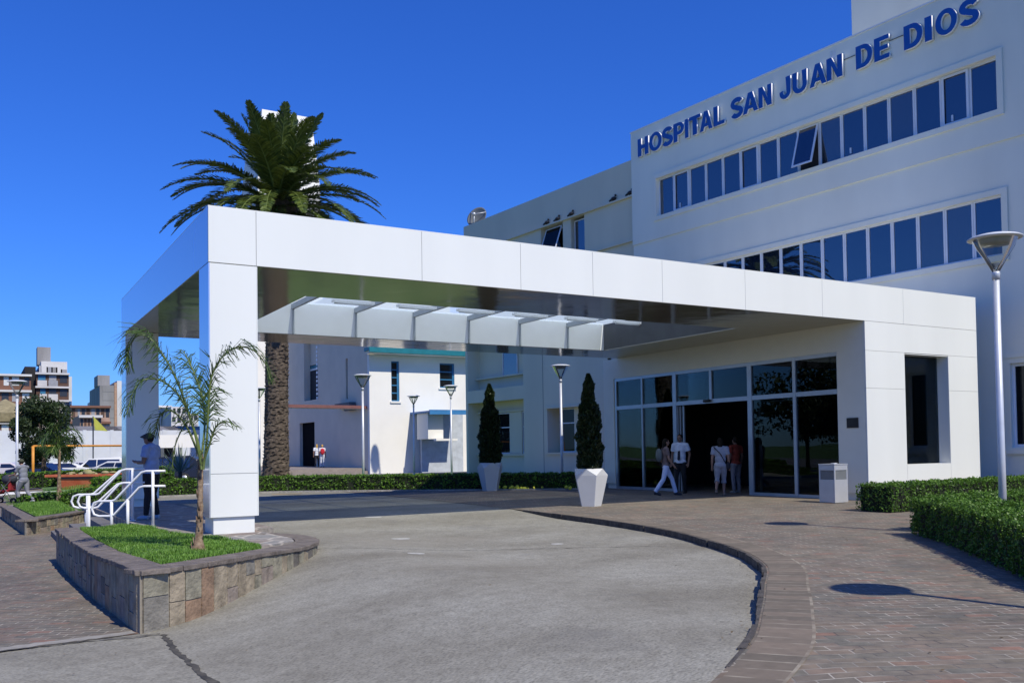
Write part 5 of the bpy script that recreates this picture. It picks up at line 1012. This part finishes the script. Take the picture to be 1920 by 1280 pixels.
# stroller
q = onZ(14, 944, -.52); SR = empty('stroller', 'dark stroller with a red seat at the left edge, in front of the man', 'stroller', (q[0], q[1], -.52), math.atan2(LEFT[1], LEFT[0])-math.pi/2)
b = MB(); 
for s in (-.25, .25): b.tube([(s, -.45, 1.02), (s, -.30, .95), (s, .15, .45), (s, .42, .12)], .016, 8); b.tube([(s, .1, .75), (s, -.35, .12)], .016, 8)
b.tube([(-.25, -.45, 1.02), (.25, -.45, 1.02)], .018, 8); b.build('frame', M_joint, SR)
b = MB(); b.box((-.21, -.15, .45), (.21, .25, .53)); b.box((-.21, -.22, .50), (.21, -.12, .98)); b.tube([(-.2, .25, .42), (.2, .25, .42)], .06, 8); b.build('seat', cloth('red_cloth', (.30, .02, .025)), SR, bevel=.03)
b = MB(); b.ball((0, -.08, .92), (.24, .28, .2), 10); b.build('hood', cloth('dark_cloth', (.03, .035, .05)), SR)
for s in (-.27, .27):
    for y in (.42, -.36): b = MB(); b.v = []; b.lathe([(.06, -.02), (.12, -.02), (.12, .02), (.06, .02)], n=16); b.v = [(s+z, y+x, .12+yy) for x, yy, z in b.v]; b.build('wheel', mat('black_rubber', (.02, .02, .02), .8), SR)
def bag(o, J, k, fin): b = MB(); b.ball(J['ch']+Vector((0, -.20, -.04))*k, (.14*k, .10*k, .21*k), 8); fin(b, 'backpack', cloth('bag_grey', (.14, .16, .15)), .012)
q = onZ(1249, 929, FL)
person('woman in white jeans with long dark hair and a backpack walking past the doors', (q[0], q[1], FL), RIGHT+AWAY*.1, 1.63, SKIN, dict(knL=(-.09, .22, .50), anL=(-.09, .33, .09), knR=(.09, -.10, .50), anR=(.09, -.36, .13), elR=(.22, .05, 1.12), wrR=(.2, .2, .92), elL=(-.22, -.1, 1.12), wrL=(-.2, .02, .92)),
       shirt=(.20, .14, .13), trousers=(.60, .64, .80), cut='flare', shoes=(.03, .03, .04), hairstyle='long', build=.88, extras=bag)
def tie(o, J, k, fin): b = MB(); b.add([tuple(J['nk']+Vector((x, yy, z))*k) for x, yy, z in ((-.03, .09, -.06), (.03, .09, -.06), (.04, .165, -.46), (0, .165, -.50), (-.04, .165, -.46))]+[tuple(J['nk']+Vector((x, yy-.02, z))*k) for x, yy, z in ((-.03, .09, -.06), (.03, .09, -.06), (.04, .165, -.46), (0, .165, -.50), (-.04, .165, -.46))], [(0, 1, 2, 3, 4), (9, 8, 7, 6, 5)]+[(i, i+5, (i+1) % 5+5, (i+1) % 5) for i in range(5)]); b.build('tie', cloth('dark_tie', (.012, .014, .03)), o)
q = onZ(1277, 925, FL)
person('man in a white short sleeved shirt, dark tie and black trousers by the doors', (q[0], q[1], FL), -AWAY+LEFT*.55, 1.76, SKIND, dict(elL=(-.27, -.06, 1.16), wrL=(-.26, .06, .90), elR=(.26, -.04, 1.14), wrR=(.25, .08, .9), knR=(.1, .1, .5), anR=(.1, .12, .09), anL=(-.1, -.12, .09)), shirt=(.62, .66, .74), trousers=(.012, .012, .014), shoes=(.02, .015, .012), build=1.05, extras=tie)
def sling(o, J, k, fin): 
    b = MB(); b.tube([J['shL']+Vector((0, -.10, .06))*k, J['ch']+Vector((0, -.155, 0))*k, J['pel']+Vector((.17, -.08, .03))*k], .014*k, 6); b.ball(J['pel']+Vector((.23, -.02, -.03))*k, (.06*k, .12*k, .13*k), 8); b.build('shoulder_bag', cloth('bag_dark', (.02, .02, .03)), o)
q = onZ(1352, 929, FL)
person('woman in pale grey top and cropped trousers with a dark shoulder bag entering the lobby', (q[0], q[1], FL), AWAY+RIGHT*.25, 1.62, SKIN, dict(knL=(-.1, -.03, .5), anL=(-.13, -.34, .20), knR=(.09, .10, .5), anR=(.09, .10, .09)), shirt=(.34, .36, .42), trousers=(.28, .28, .31), cut='capri', shoes=(.25, .18, .13), hairstyle='long', build=1.12, extras=sling)
q = onZ(1376, 925, FL)
person('person in a dark red shirt inside the dark doorway', (q[0]+.3, q[1]+.2, FL), AWAY+LEFT*.5, 1.66, SKIND, None, shirt=(.25, .035, .02), trousers=(.2, .2, .24), shoes=(.2, .2, .2), build=1.0)
zt2 = ZTR; 
for (u, lb_, sh, tr, ex, ht) in ((594.5, 'blonde woman in a white top and black trousers outside the chapel', (.75, .75, .76), (.02, .02, .03), None, 1.66), (604.5, 'blonde woman in white trousers with a red backpack outside the chapel', (.7, .65, .66), (.6, .62, .66), 1, 1.62)):
    q = onX(u, 876, XC-1.1)
    def rbag(o, J, k, fin): b = MB(); b.ball(J['ch']+Vector((0, -.19, -.06))*k, (.17*k, .11*k, .25*k), 8); fin(b, 'backpack', cloth('bag_red', (.5, .015, .03)), .014)
    person(lb_, (q[0], q[1], zt2), AWAY+LEFT*.3, ht, SKIN, None, shirt=sh, trousers=tr, shoes=(.1, .1, .1), hair=(.55, .34, .10), hairstyle='long' if not ex else 'short', build=1.05, extras=rbag if ex else None)

# ------------------------------------------------------------------ cars, skip, goal frame, far left
M_tyre = mat('tyre', (.02, .02, .02), .85); M_rim = mat('wheel_rim', (.5, .5, .52), .35, metal=.5); M_cg = glass('car_glass', None, .12, base=(.012, .014, .016))
def car(label, loc, rz, col, group='cars in the parking lot', van=False):
    o = empty('parked_car', label, 'car', loc, rz, group=group); paint = mat('car_paint_%02d%02d%02d' % tuple(int(c*99) for c in col), col, .22, var=.03)
    S = [(-2.1, .34), (-2.15, .6), (-2.08, .86), (-1.2, .95), (-.55, 1.38), (.7, 1.43), (1.55, 1.02), (2.02, .93), (2.12, .7), (2.08, .34)] if not van else [(-2.1, .34), (-2.18, .7), (-2.0, 1.0), (-1.2, 1.08), (-.6, 1.62), (1.6, 1.72), (2.05, 1.45), (2.12, .9), (2.1, .34)]
    n = len(S); b = MB(); wdt = lambda z: .86 if z < .97 else (.86-.30*(z-.97)/.5 if not van else .86-.2*(z-.97)/.7); vs = [(x, s*wdt(z), z) for s in (-1, 1) for x, z in S]
    b.add(vs, [tuple(range(n)), tuple(range(2*n-1, n-1, -1))]+[(i, n+i, n+(i+1) % n, (i+1) % n) for i in range(n)]); b.build('body', paint, o, bevel=.05)
    zt = S[4][1]-.07; zb = .99; xA, xB = (-1.12, -.58) if not van else (-1.1, -.65); 
    for s in (-1, 1):
        g = MB(); xr = 1.40 if not van else 1.7; xt = .72 if not van else 1.6
        y0, y1 = wdt(zb)+.006, wdt(zt)+.006
        for (a0, a1, c0, c1) in ((xA+.05, -.02, xB+.08, -.02), (.04, xr-.05, .04, xt)):
            g.add([(a0, s*y0, zb), (a1, s*y0, zb), (c1, s*y1, zt), (c0, s*y1, zt), (a0, s*(y0-.03), zb), (a1, s*(y0-.03), zb), (c1, s*(y1-.03), zt), (c0, s*(y1-.03), zt)], [(0, 1, 2, 3), (7, 6, 5, 4), (0, 4, 5, 1), (1, 5, 6, 2), (2, 6, 7, 3), (3, 7, 4, 0)])
        g.build('side_window', M_cg, o)
    g = MB(); f0, f1 = S[3], S[4]; dx, dz = f1[0]-f0[0], f1[1]-f0[1]; L_ = math.hypot(dx, dz); nx, nz = -dz/L_*.012, dx/L_*.012
    p = lambda t, s, e: (f0[0]+dx*t+nx*e, s*(wdt(f0[1]+dz*t)-.07), f0[1]+dz*t+nz*e)
    g.add([p(.12, -1, 1), p(.12, 1, 1), p(.92, 1, 1), p(.92, -1, 1), p(.12, -1, -2), p(.12, 1, -2), p(.92, 1, -2), p(.92, -1, -2)], [(0, 1, 2, 3), (7, 6, 5, 4), (0, 4, 5, 1), (1, 5, 6, 2), (2, 6, 7, 3), (3, 7, 4, 0)]); g.build('windscreen', M_cg, o)
    for s in (-1, 1):
        h = MB(); h.ball((-2.1, s*.62, .68), (.06, .16, .08), 6); h.build('headlight', mat('headlight_glass', (.7, .7, .68), .15), o)
        for x in (-1.32, 1.32):
            w_ = MB(); w_.lathe([(.2, -.09), (.31, -.1), (.33, -.06), (.33, .06), (.31, .1), (.2, .09)], n=24); w_.v = [(x+a, s*.80+c, .33+b_) for a, b_, c in w_.v]; wo = w_.build('wheel', M_tyre, o)
            w_ = MB(); w_.lathe([(.001, -.07), (.2, -.085), (.21, 0), (.2, .085), (.001, .07)], n=16); w_.v = [(x+a, s*.80+c, .33+b_) for a, b_, c in w_.v]; w_.build('rim', M_rim, wo)
    return o
ra = math.atan2(RX[1], RX[0])
for u, dd, c, lb_, da, vn in ((76, 72, (.015, .035, .12), 'dark blue saloon car parked left of the others, below the tree', math.pi, 0), (114, 76, (.7, .7, .7), 'white car parked just right of the dark blue car', .35, 0), (152, 80, (.5, .5, .52), 'silver car behind the orange skip, its windows open', 3.3, 0), (186, 76, (.72, .72, .70), 'white van like car behind the orange skip', .2, 1), (226, 74, (.6, .6, .62), 'pale car half hidden by the shaded west column', 3.0, 0), (8, 82, (.6, .55, .55), 'pale car at the left edge behind the stroller', .1, 0)):
    q = atD(u, 860, dd); car(lb_, (q[0], q[1], -.62), ra+da, c, van=vn)
q = atD(311, 900, 60); car('dark car seen between the two west columns', (q[0], q[1], -.55), ra+.1, (.02, .02, .022), van=1)
q = atD(166, 900, 49.5); SK = empty('skip', 'open orange skip on the lawn beyond the handrails', 'skip', (q[0], q[1], -.55), ra)
b = MB(); M_or = mat('orange_paint', (.45, .09, .035), .6, col2=(.55, .16, .07), sc=3)
O = [(-.85, -.6, .0), (.85, -.6, 0), (.85, .6, 0), (-.85, .6, 0), (-1.25, -.75, .78), (1.45, -.75, .86), (1.45, .75, .86), (-1.25, .75, .78)]
I = [(-.8, -.55, .05), (.8, -.55, .05), (.8, .55, .05), (-.8, .55, .05), (-1.19, -.70, .78), (1.39, -.70, .86), (1.39, .70, .86), (-1.19, .70, .78)]
b.add(O+I, [(3, 2, 1, 0)]+[(i, (i+1) % 4, 4+(i+1) % 4, 4+i) for i in range(4)]+[(8, 9, 10, 11)]+[(8+(i+1) % 4, 8+i, 12+i, 12+(i+1) % 4) for i in range(4)]+[(4+i, 4+(i+1) % 4, 12+(i+1) % 4, 12+i) for i in range(4)]); b.build('tub', M_or, SK, recalc=False)
b = MB(); 
for y in (-.78, .78): b.box((-1.75, y-.05, .78), (1.55, y+.05, .90))
b.box((-1.75, -.729, .79), (-1.65, .729, .89)); b.build('rim', M_or, SK, bevel=.01); b = MB(); b.box((-1.18, -.765, .70), (1.3, -.755, .76)); b.build('rim_shade_strip', M_joint, SK)  # thin dark strip added to draw the shade under the rim
# rubble inside
b = MB()
for k in range(16): x, y = random.uniform(-1., 1.1), random.uniform(-.5, .5); b.ball((x, y, .78+random.uniform(0, .22)), (random.uniform(.1, .28), .16, random.uniform(.06, .16)), 4)
tag(b.build('rubble', mat('rubble_mixed', (.25, .24, .08), .9, col2=(.4, .34, .2), sc=3)), 'mixed rubble heaped in the orange skip', 'rubble', kind='stuff').location = SK.location
bpy.data.objects['rubble'].rotation_euler = SK.rotation_euler
b = MB(); M_og = mat('orange_tube', (.65, .27, .03), .5); a1, a2 = atD(62, 836, 58), atD(262, 835, 62); ft_ = (a1[0], a1[1], -.6); b.tube([ft_, a1], .075, 8); b.tube([a1, a2], .06, 8); b.tube([(a2[0], a2[1], -.6), a2], .075, 8); tag(b.build('barrier_frame', M_og), 'tall thin orange tube frame in front of the parked cars', 'barrier')
# white boundary wall and sheds
WB = MB(); Yw = 92.; x0 = float(onY(-60, 850, Yw)[0]); x1 = float(onY(400, 850, Yw)[0])
WB = MB(); n = 9
for i in range(n):
    a = x0+(x1-x0)*i/n; c = x0+(x1-x0)*(i+1)/n; WB.box((a+.02, Yw, -.7), (c-.02, Yw+.25, 3.55+random.uniform(-.05, .05)))
for i in range(n+1): a = x0+(x1-x0)*i/n; WB.box((a-.15, Yw-.06, -.7), (a+.15, Yw+.3, 3.6))
tag(WB.build('boundary_wall', mat('white_block_wall', (.62, .64, .66), .85, var=.1, sc=.5)), 'long white boundary wall behind the parked cars', 'wall')
b = MB(); 
for k in range(9): a = onY(150+k*30, 805, Yw+3); b.add([(a[0]-2.2, Yw+.6, 3.4), (a[0]+2.2, Yw+.6, 3.4), (a[0]+2.2, Yw+7, 3.9+.25*(k % 2)), (a[0]-2.2, Yw+7, 3.9+.25*(k % 2)), (a[0]-2.2, Yw+.6, 3.3), (a[0]+2.2, Yw+.6, 3.3), (a[0]+2.2, Yw+7, 3.8+.25*(k % 2)), (a[0]-2.2, Yw+7, 3.8+.25*(k % 2))], [(0, 1, 2, 3), (7, 6, 5, 4), (0, 4, 5, 1), (1, 5, 6, 2), (2, 6, 7, 3), (3, 7, 4, 0)])
tag(b.build('shed_roof', mat('grey_sheet_roof', (.20, .19, .18), .8, var=.3)), 'grey sheet roofs just behind the white boundary wall', 'roof')
a = [atD(u, v, d) for u, v, d in ((175, 780, 86), (202, 808, 88), (178, 806, 84), (210, 815, 90))]; b = MB(); b.add([a[0], a[1], a[2]]+[tuple(np.array(p)+np.array([0, .12, 0])) for p in a[:3]], [(0, 1, 2), (5, 4, 3), (0, 3, 4, 1), (1, 4, 5, 2), (2, 5, 3, 0)]); YL = empty('shade_sail', 'yellow green triangular awning above the white boundary wall', 'awning', (a[0][0], a[0][1], 0), world=True); b.build('sail', mat('yellow_sail', (.50, .50, .03), .6), YL)
b = MB(); b.tube([(a[0][0], a[0][1]+.2, -.6), (a[0][0], a[0][1]+.2, a[0][2])], .06, 6); b.build('mast', M_joint, YL)
# thatched parasol far left
q = atD(10, 800, 70); TP = empty('thatched_parasol', 'tan roofed garden shelter at the far left edge', 'shelter', (q[0], q[1], -.6), world=True); b = MB(); zr = float(atD(10, 776, 70)[2]); zp = float(atD(10, 748, 70)[2]); b.lathe([(.02, zp-.0), (1.1, (zp+zr)/2-.05), (2.05, zr), (2.0, zr-.55), (.02, zr-.35)], (q[0], q[1], 0), 14, sm=False); b.build('roof', mat('thatch', (.26, .22, .12), .95, var=.3, sc=3), TP)
for s in (-1, 1): b = MB(); b.tube([(q[0]+s*1.3, q[1], -.6), (q[0]+s*1.3, q[1], zr-.4)], .12, 8); b.build('post', M_tbark, TP)
# ------------------------------------------------------------------ city blocks
def block(name, label, u0, u1, vt, dist, depth, floors, cols, wall, win, zb=-.7, bands=None, rail_=None, seed=0):
    rr = random.Random(seed); qa, qb = atD(u0, 840, dist), atD((u0+u1)/2, 840, dist); Y = float(qa[1]); xa = float(onY(u0, vt, Y)[0]); xb = float(onY(u1, vt, Y)[0]); zt = float(onY(u0, vt, Y)[2])
    o = empty(name, label, 'building', (xa, Y, zb), world=True); H = zt-zb; fh = H/floors; cwid = (xb-xa)/cols
    b = MB(); b.box((xa, Y, zb), (xb, Y+depth, zt)); b.build('wall', wall, o); W = None
    for f in range(floors):
        if bands: s = MB(); s.box((xa-.15, Y-.5, zb+fh*(f+1)-.3), (xb+.1, Y-.001, zb+fh*(f+1))); s.build('balcony_slab', bands, o)
        for c in range(cols):
            m = win[rr.randrange(len(win))]; a = xa+cwid*(c+.16); d = xa+cwid*(c+.84); z0 = zb+fh*(f+.28); z1 = zb+fh*(f+.82)
            if rr.random() < .2: a += cwid*.2
            w_ = MB(); w_.box((a, Y-.04, z0), (d, Y-.001, z1)); wo = w_.build('window', m, o)
            if rail_ and rr.random() < .75: s = MB(); s.box((a-.1, Y-.46, zb+fh*f+.02), (d+.2, Y-.40, zb+fh*(f+.42))); s.build('balcony_front', rail_[rr.randrange(len(rail_))], o)
    return o, xa, xb, Y, zt
Wd = mat('far_window_dark', (.03, .035, .045), .4); Wg = mat('far_shutter_grey', (.30, .30, .31), .7); Wwh = mat('far_shutter_white', (.62, .62, .60), .7); Wte = mat('teal_awning', (.0, .16, .20), .7); Wbl = mat('blue_awning', (.03, .17, .30), .7); Wor = mat('orange_awning', (.5, .2, .05), .7)
Bbr = mat('far_brick', (.20, .095, .06), .9, var=.15, sc=.5); Bbr2 = mat('far_brown_brick', (.10, .055, .038), .9, var=.2, sc=.5); Bwh = mat('far_concrete_white', (.60, .58, .55), .9, var=.1, sc=.4); Bgr = mat('far_grey_concrete', (.26, .25, .24), .9, var=.2, sc=.6, streak=.2); Bor = mat('far_salmon', (.42, .26, .17), .9)
block('apartment_building', 'brick apartment building with white balcony bands at the left edge', -60, 58, 699, 150, 25, 6, 6, Bbr, [Wwh, Wd, Wg, Wwh], bands=Bwh, seed=3)
o, xa, xb, Y, zt = block('apartment_building', 'tall apartment building with teal awnings and a water tank on top', 68, 129, 698, 165, 24, 7, 3, Bbr2, [Wd, Wg, Wte, Wbl, Wwh, Wg], bands=Bwh, rail_=[Bwh, Wg, Bbr], seed=11)
b = MB(); b.box((xa+.5, Y+1, zt), (xb-.5, Y+14, zt+1.2)); b.box((xb-4.0, Y+.5, zt+.001), (xb-.2, Y+9, zt+1.9)); b.build('penthouse', Bwh, o)
b = MB(); b.box((xa-1.6, Y+1, -1), (xa-.02, Y+18, zt+1.0)); b.build('shaded_side', mat('far_shaded_wall', (.02, .018, .018), .9), o)  # near-black colour paints the shade on the building's left side
for k in range(5): b = MB(); x_ = xa+.8+k*(xb-xa-1.6)/4.5; b.box((x_, Y+.4, zt), (x_+.9, Y+.9, zt+random.uniform(.5, 1.4))); b.build('roof_clutter', [Bwh, Wg, Bgr][k % 3], o)
b = MB(); x0, z1 = float(onY(70, 650, Y+4)[0]), float(onY(70, 650, Y+4)[2]); x1 = float(onY(95, 650, Y+4)[0]); b.box((x0, Y+4, zt+1.6), (x1, Y+7, z1)); b.build('water_tank', Bgr, o)
b = MB(); b.box((xb+.001, Y+.4, -1), (xb+.5, Y+20, zt-.5)); b.build('side_wall', Bwh, o)
block('apartment_building', 'narrow dark building wedged between the brick block and the tall one', 57.5, 66.5, 705, 180, 18, 6, 1, Bgr, [Wbl, Wd, Wwh], seed=5)
block('apartment_building', 'low weathered brown building right of the tall apartment block', 133, 206, 760, 140, 20, 4, 8, mat('far_ochre', (.33, .22, .16), .9, var=.35, sc=.8), [Wd, Wd, Bbr2, Wg], bands=Bbr, seed=8)
block('apartment_building', 'low dark blue sliver of a building beside the tall block', 130.5, 134.5, 752, 158, 20, 4, 1, mat('far_blue', (.02, .10, .25), .8), [Wd], seed=2)
o, xa, xb, Y, zt = block('apartment_building', 'grey windowless high-rise left of the shaded column', 187, 219, 722, 210, 20, 9, 1, Bgr, [Bgr], seed=4)
b = MB(); b.box((xa+2.2, Y+2, zt), (xb-3.5, Y+9, zt+2.3)); b.build('lift_housing', Bgr, o); b = MB(); b.box((xb+.001, Y-.4, -1), (xb+5.5, Y+20, zt+1)); b.build('white_gable', Bwh, o); b = MB(); b.box((xb-.5, Y-.25, -1), (xb-.001, Y-.001, zt+.6)); b.build('salmon_strip', Bor, o)
block('apartment_building', 'small white block on the skyline left of the grey high-rise', 176, 187, 750, 230, 14, 6, 2, Bwh, [Wd], seed=6)
block('apartment_building', 'grey block with deep balconies seen between the west columns', 286, 320, 760, 150, 20, 6, 3, Bgr, [Wd, Wg], bands=Bwh, seed=7)
block('apartment_building', 'white block with small dark windows seen between the west columns', 321, 350, 762, 135, 18, 7, 3, Bwh, [Wd], seed=9)
block('apartment_building', 'white block seen just left of the front column', 352, 372, 775, 140, 18, 6, 2, Bwh, [Wd, Wg], seed=10)
block('apartment_building', 'pale block behind the top of the dark green tree', 20, 60, 742, 190, 14, 5, 5, Bwh, [Wd, Wg], seed=21)
block('apartment_building', 'reddish block low on the skyline, behind the yellow awning', 150, 190, 778, 118, 10, 3, 6, Bor, [Wd, Bbr2], bands=Bwh, seed=22)
block('apartment_building', 'dark brown side wing standing in front of the tall apartment block', 118, 134, 772, 150, 10, 4, 2, Bbr2, [Wwh, Wd], bands=Bwh, seed=23)
# open garage with white fascia between the columns
Yg = 62.; GR = empty('garage_shelter', 'open dark shelter with a white fascia between the two west columns', 'shelter', (float(onY(292, 830, Yg)[0]), Yg, -.6), world=True); xa, xb = float(onY(270, 830, Yg)[0]), float(onY(372, 830, Yg)[0]); z0, z1 = float(onY(320, 839, Yg)[2]), float(onY(320, 815, Yg)[2])
b = MB(); b.box((xa, Yg, z0), (xb, Yg+.3, z1)); b.build('fascia', M_chapel, GR); b = MB(); b.box((xa, Yg+.301, z1-.15), (xb, Yg+9, z1)); b.box((xa, Yg+8.8, -.7), (xb, Yg+9, z1-.151)); b.build('rear_wall', M_dark, GR)
for k in range(4): b = MB(); x = xa+(xb-xa)*k/3; b.box((x-.1, Yg+.02, -.7), (x+.1, Yg+.25, z0)); b.build('post', M_joint, GR)
# agave in front of it, hedge flowers
q = atD(338, 880, 45); AG = empty('agave', 'spiky pale leaved agave between the west columns', 'plant', (q[0], q[1], -.4), world=True); C, U, V, rn = [], [], [], []
for k in range(60):
    a = random.uniform(0, 6.28); e = random.uniform(.2, 1.3); d = np.array([math.cos(a)*math.cos(e), math.sin(a)*math.cos(e), math.sin(e)]); s = np.cross(d, [0, 0, 1]); s /= np.linalg.norm(s); L_ = random.uniform(.5, .85); C.append(np.array([[q[0], q[1], .35]])+d*L_); U.append((d*L_)[None]); V.append((s*.05)[None]); rn.append(np.array([random.random()]))
quads('leaves', np.concatenate(C), np.concatenate(U), np.concatenate(V), np.concatenate(rn), leafmat('agave_leaf', (.12, .16, .10), (.35, .38, .30)), AG); b = MB(); b.tube([(q[0], q[1], -.5), (q[0], q[1], .45)], [.12, .08], 8); b.build('stem', M_tbark, AG)
# white boat-like cover seen above the skip
# small flowers at the foot of the back hedge
C, U, V, rn = [], [], [], []
b = MB(); M_yel = mat('yellow_petals', (.65, .62, .05), .6)
for k in range(26):
    u = random.choice([random.uniform(928, 990), random.uniform(940, 1075)]); q = onZ(u, 917.5, FL+.02); b.ball((q[0], q[1], FL+.07+random.uniform(-.02, .05)), random.uniform(.03, .07), 4)
tag(b.build('flowers', M_yel), 'yellow flowers along the foot of the back hedge', 'flowers', kind='stuff')
b = MB(); q = onZ(538, 931, -.16); b.add([(q[0]-.5, q[1]-.1, float(G(q[0]))+.052), (q[0]+.45, q[1]-.2, float(G(q[0]))+.052), (q[0]+.5, q[1]+.1, float(G(q[0]))+.052), (q[0]-.45, q[1]+.15, float(G(q[0]))+.052)], [(0, 1, 2, 3)]); tag(b.build('kerb_paint', mat('yellow_kerb_paint', (.5, .3, .06), .8)), kind='structure')
# rocks at the foot of the big palm
for k in range(7):
    q = onZ(478+k*9, 893, .1); b = MB(); b.ball((q[0]*.97, q[1]*.97, .25), (random.uniform(.25, .4), .3, random.uniform(.18, .3)), 6); b.v = [(x+random.uniform(-.03, .03), y+random.uniform(-.03, .03), z+random.uniform(-.03, .03)) for x, y, z in b.v]
    tag(b.build('rock', STONES[4]), 'grey brown boulder in the ring around the foot of the big palm', 'rock', 'boulders at the foot of the big palm')

# trees left of the view: they are what the lobby glass reflects
for i, (x, y, h_, rr_) in enumerate(((-14, 22, 3.6, 3.2), (-18, 31, 4.2, 3.6), (-12, 39, 3.4, 3.0), (-21, 14, 4.6, 3.8), (-17, 48, 4.4, 3.8), (-24, 4, 4.8, 4.0))):
    tree('leafy tree outside the left edge of the view, number %s counted from the camera' % ('three', 'four', 'five', 'two', 'six', 'one')[i], (x, y, h_), rr_, rr_*.85, (x, y, -.6), 5000, .2)

C, n = [], 260
for k in range(n):
    t = random.random()
    if t < .35: q = CJ[random.randrange(10, 80)]+np.array([-abs(random.gauss(0, .12)), random.gauss(0, .1)])
    elif t < .6: q = np.array([random.uniform(10.2, 18), random.uniform(8, 14)])
    else: q = np.array([random.uniform(-1, 11), random.uniform(3, 15)])
    z = float(GD(q[0], q[1])) if t < .35 else float(G(q[0])); C.append((q[0], q[1], z+.018))
C = np.array(C); a = RNG.uniform(0, 6.28, n); U = np.stack([np.cos(a), np.sin(a), RNG.normal(0, .15, n)], 1)*.016; V = np.stack([-np.sin(a), np.cos(a), RNG.normal(0, .2, n)], 1)*.009
tag(quads('fallen_leaves', C, U, V, RNG.uniform(0, 1, n), leafmat('dry_leaves', (.05, .035, .015), (.17, .12, .05), trans=0.)), 'dry leaves scattered over the driveway and paving', 'leaves', kind='stuff')
